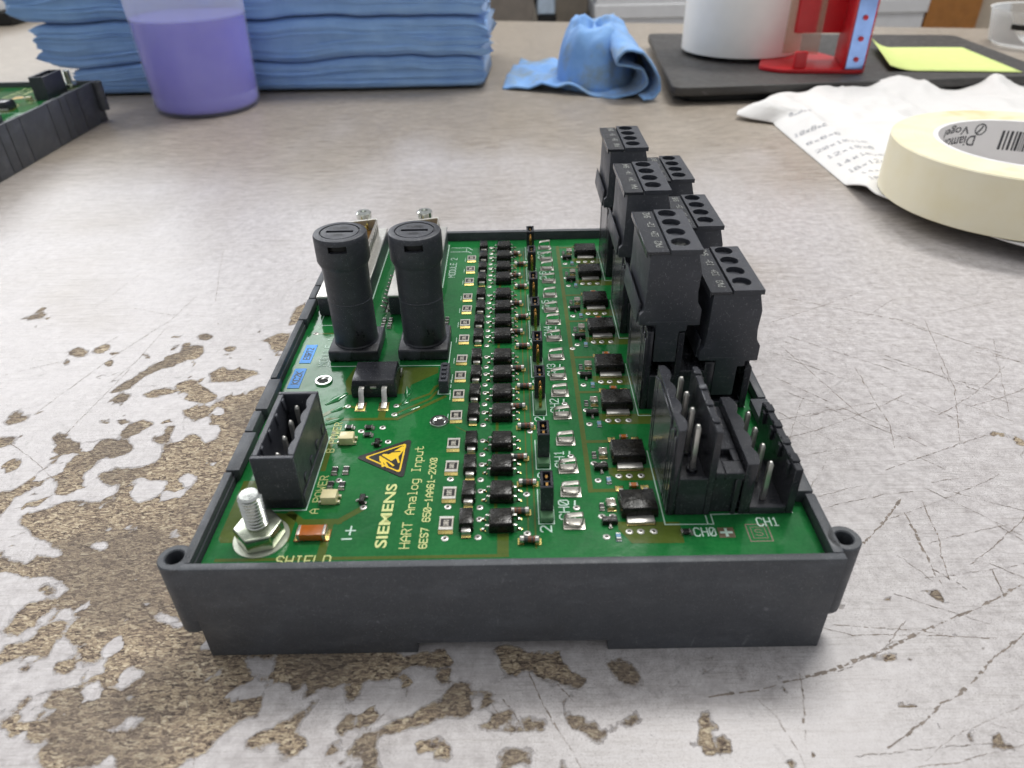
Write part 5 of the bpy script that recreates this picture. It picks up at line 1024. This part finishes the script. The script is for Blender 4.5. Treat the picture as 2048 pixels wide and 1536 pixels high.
for t, x, y, L_, sl in [('8x6x4',129.6,327,11,-.35),('10x8x6',123.9,298,15,-.2),('8x8x8',125.4,282.5,15,-.1),('20x10x10',125.5,269,24,0),('12x10x8',127,258,21,0),('14x10x8',127.5,246.5,21,0),('16x12x6',129,236.5,18,0),('14x12x8',130,226,18,0),('18x14x8',129,216.5,18,0)]:
    m_ = MB(); letters(m_, t, 0, 0, 3.3, L_, .32, (0, 1), 0)
    V_ = []
    for (px_, py_, pz_) in m_.v:
        X_ = x+px_*cos(sl)-py_*sin(sl); Y_ = y+px_*sin(sl)+py_*cos(sl)
        h_ = tree.ray_cast(Vector(((X_-240)*S, (Y_-240)*S, 1)), Vector((0, 0, -1)))
        zt = (h_[0].z/S+T) if h_[0] is not None else T+7
        V_.append((X_, Y_, zt+.22+pz_))
    m_.v = V_; mk('lettering', m_, ink, ev, smooth=False)
tc = (174.5, 191.6); zb, zt = -13.2, 8.4
mt = empty('masking_tape', (*tc, zb)); tag(mt, 'cream masking tape roll with printed white core on the envelope', 'tape roll')
n = NT('crepe_tape'); v = n.coord(); sep = n.N('ShaderNodeSeparateXYZ'); n.L(v, sep.inputs[0])
rad = n.math('SQRT', n.math('ADD', n.math('POWER', sep.outputs[0], 2.0), n.math('POWER', sep.outputs[1], 2.0)))
rg_ = n.N('ShaderNodeTexNoise', noise_dimensions='1D', i_Scale=240.0, i_Detail=3.0); n.L(rad, rg_.inputs['W'])
f = n.math('ADD', n.math('MULTIPLY', rg_.outputs[0], .5), n.math('MULTIPLY', n.noise(7, 4), .5))
cc = n.ramp(f, [(.3, lin(235, 224, 182)), (.55, lin(243, 235, 206)), (.7, lin(246, 240, 216))])
cc = n.mix(n.mrange(n.noise(3.2, 3), .6, .72, 0, .6), cc, lin(226, 190, 104))
n.setp(Base_Color=cc, Roughness=.55); n.bump(rg_.outputs[0], .25, .004); MAT['crepe'] = n.m
mb = MB(); mb.lathe([(33.4,zb),(48.5,zb),(48.9,zb+.4),(48.9,zt-.4),(48.5,zt),(33.4,zt)], (0,0), 96); obj('tape_band', mesh('tape_band', mb, MAT['crepe'], (0,0,zb), ang=35), mt, (*tc, zb))
mb = MB(); mb.lathe([(33.4,zt+.05),(31.6,zt+.05),(31.6,zb),(33.4,zb)], (0,0), 96); core = obj('core', mesh('core', mb, plain('core_label', (236, 233, 232), .5, var=.03, vs_=8), (0,0,zb), ang=35), mt, (*tc, zb))
def wrap(me_, a0, ztop):      # print runs upside down round the inside of the core
    co = np.empty(len(me_.vertices)*3); me_.vertices.foreach_get('co', co); co = co.reshape(-1, 3)/S
    a = a0+co[:, 0]/31.5; zz_ = ztop-co[:, 1]-zb
    out = np.stack([31.5*np.cos(a), 31.5*np.sin(a), zz_], -1)*S
    me_.vertices.foreach_set('co', out.ravel()); me_.update()
    return obj('print', me_, core, (*tc, zb))
lb = plain('core_ink', (58, 58, 62), .5)
wrap(bold_text('print', 'Diamond', lb, 4.4, 21, .01), radians(93), 2.4); wrap(bold_text('print', 'Vogel', lb, 4.4, 15, .01), radians(100), 7.6)
m_ = MB(); x = 0
while x < 17:
    wd = random.choice((.35, .35, .7, 1.0)); m_.add([(x,0,0),(x+wd,0,0),(x+wd,8,0),(x,8,0)], [(0,1,2,3)]); x += wd+random.choice((.4, .4, .8))
wrap(mesh('print', m_, lb, smooth=False), radians(44), 4.5)

m_ = MB(); m_.strip([(2.2*cos(2*pi*i/20), 2.6+2.2*sin(2*pi*i/20)) for i in range(21)], .5, 0, dz=0); m_.strip([(-.6,1.4),(-.1,2.6),(.9,3.8)], .7, 0, dz=0)
wrap(mesh('print', m_, lb, smooth=False), radians(91), 7.4)
# ------------------------------------------------------------------ clear plastic dish at the far right and things beyond the table
n = NT('clear_plastic'); n.setp(Base_Color=(.95,.96,.97,1), Roughness=.06); tr = n.N('ShaderNodeBsdfTransparent'); mx = n.N('ShaderNodeMixShader'); fr = n.N('ShaderNodeFresnel', i_IOR=1.5)
n.L(n.math('ADD', fr.outputs[0], .12), mx.inputs[0]); n.L(tr.outputs[0], mx.inputs[1]); n.L(n.p.outputs[0], mx.inputs[2]); n.L(mx.outputs[0], n.n['Material Output'].inputs[0])
dc = (400, 548); dish = empty('clear_dish', (*dc, T)); tag(dish, 'clear plastic dish with a dark strip near the table edge', 'dish')
mb = MB(); mb.lathe([(.5,T+.3),(30,T+.3),(34,T+3),(38,T+26),(39,T+26.5),(37.2,T+26),(33.2,T+3.6),(29.5,T+1.2),(.5,T+1.2)], (0,0), 64); obj('bowl', mesh('bowl', mb, n.m, (0,0,T), ang=50), dish, (*dc, T))
mb = MB(); mb.lathe([(36.4,T+14),(37.0,T+18)], (0,0), 24, 0, radians(205), radians(255)); obj('dark_strip', mesh('dark_strip', mb, MAT['deep'], (0,0,T)), dish, (*dc, T))
def tall(name, label, cat, x0, x1, y, z1, mat_, extra=None, z0=-850):
    r = empty(name, ((x0+x1)/2, y+120, z0)); tag(r, label, cat)
    m_ = MB(); m_.box(x0, x1, y, y+240, z0, z1); mk('body', m_, mat_, r, bevel=3)
    if extra: extra(r)
    return r
grey = plain('taupe_panel', (124, 116, 108), .6, vs_=6); white = plain('white_carton', (218, 218, 220), .6, var=.04, vs_=5); kraft = plain('kraft_board', (162, 108, 52), .7, vs_=6); blue = plain('post_blue', (176, 192, 210), .5, vs_=6); tan = plain('beige_panel', (192, 178, 160), .6, vs_=5)
def lid(x0, x1, y, z, mat_):
    def f(r): m_ = MB(); m_.box(x0-3, x1+3, y-3, y+243, z, z+26); mk('lid', m_, mat_, r, bevel=2)
    return f
tall('storage_cabinet', 'taupe cabinet standing beyond the table edge beside the wipes', 'cabinet', -420, 22, 1500, 400, grey, lid(-420, 22, 1500, 400, grey))
def foot(r): m_ = MB(); m_.box(30, 66, 1497, 1560, -850, -119); mk('foot', m_, MAT['deep'], r)
tall('metal_post', 'pale blue post with dark foot beyond the table edge', 'post', 27, 64, 1500, 500, blue, foot, -118)
tall('beige_cabinet', 'beige cabinet behind the pale blue post', 'cabinet', 68, 142, 1640, 420, tan, lid(68, 142, 1640, 420, tan))
tall('white_carton', 'long white carton beyond the table edge behind the white roll', 'carton', 144, 796, 1500, 380, white, lid(144, 796, 1500, -128, white))
tall('cardboard_box', 'brown cardboard box beyond the table at the picture edge', 'box', 800, 905, 1500, 360, kraft, lid(800, 905, 1500, 360, kraft))
tall('beige_locker', 'beige locker beyond the clear dish', 'locker', 910, 1400, 1520, 420, tan, lid(910, 1400, 1520, 420, tan))
tray = empty('dark_tray', (-640, 860, T)); tag(tray, 'dark tray with white sheets at the far table corner beyond the wipes', 'tray')
mb = MB(); mb.box(-720,-560,770,860,T+.1,T+14); mk('body', mb, MAT['deep'], tray, bevel=1.5); mb = MB(); mb.box(-715,-570,772,850,T+14.1,T+44); mk('paper_stack', mb, white, tray, bevel=1)
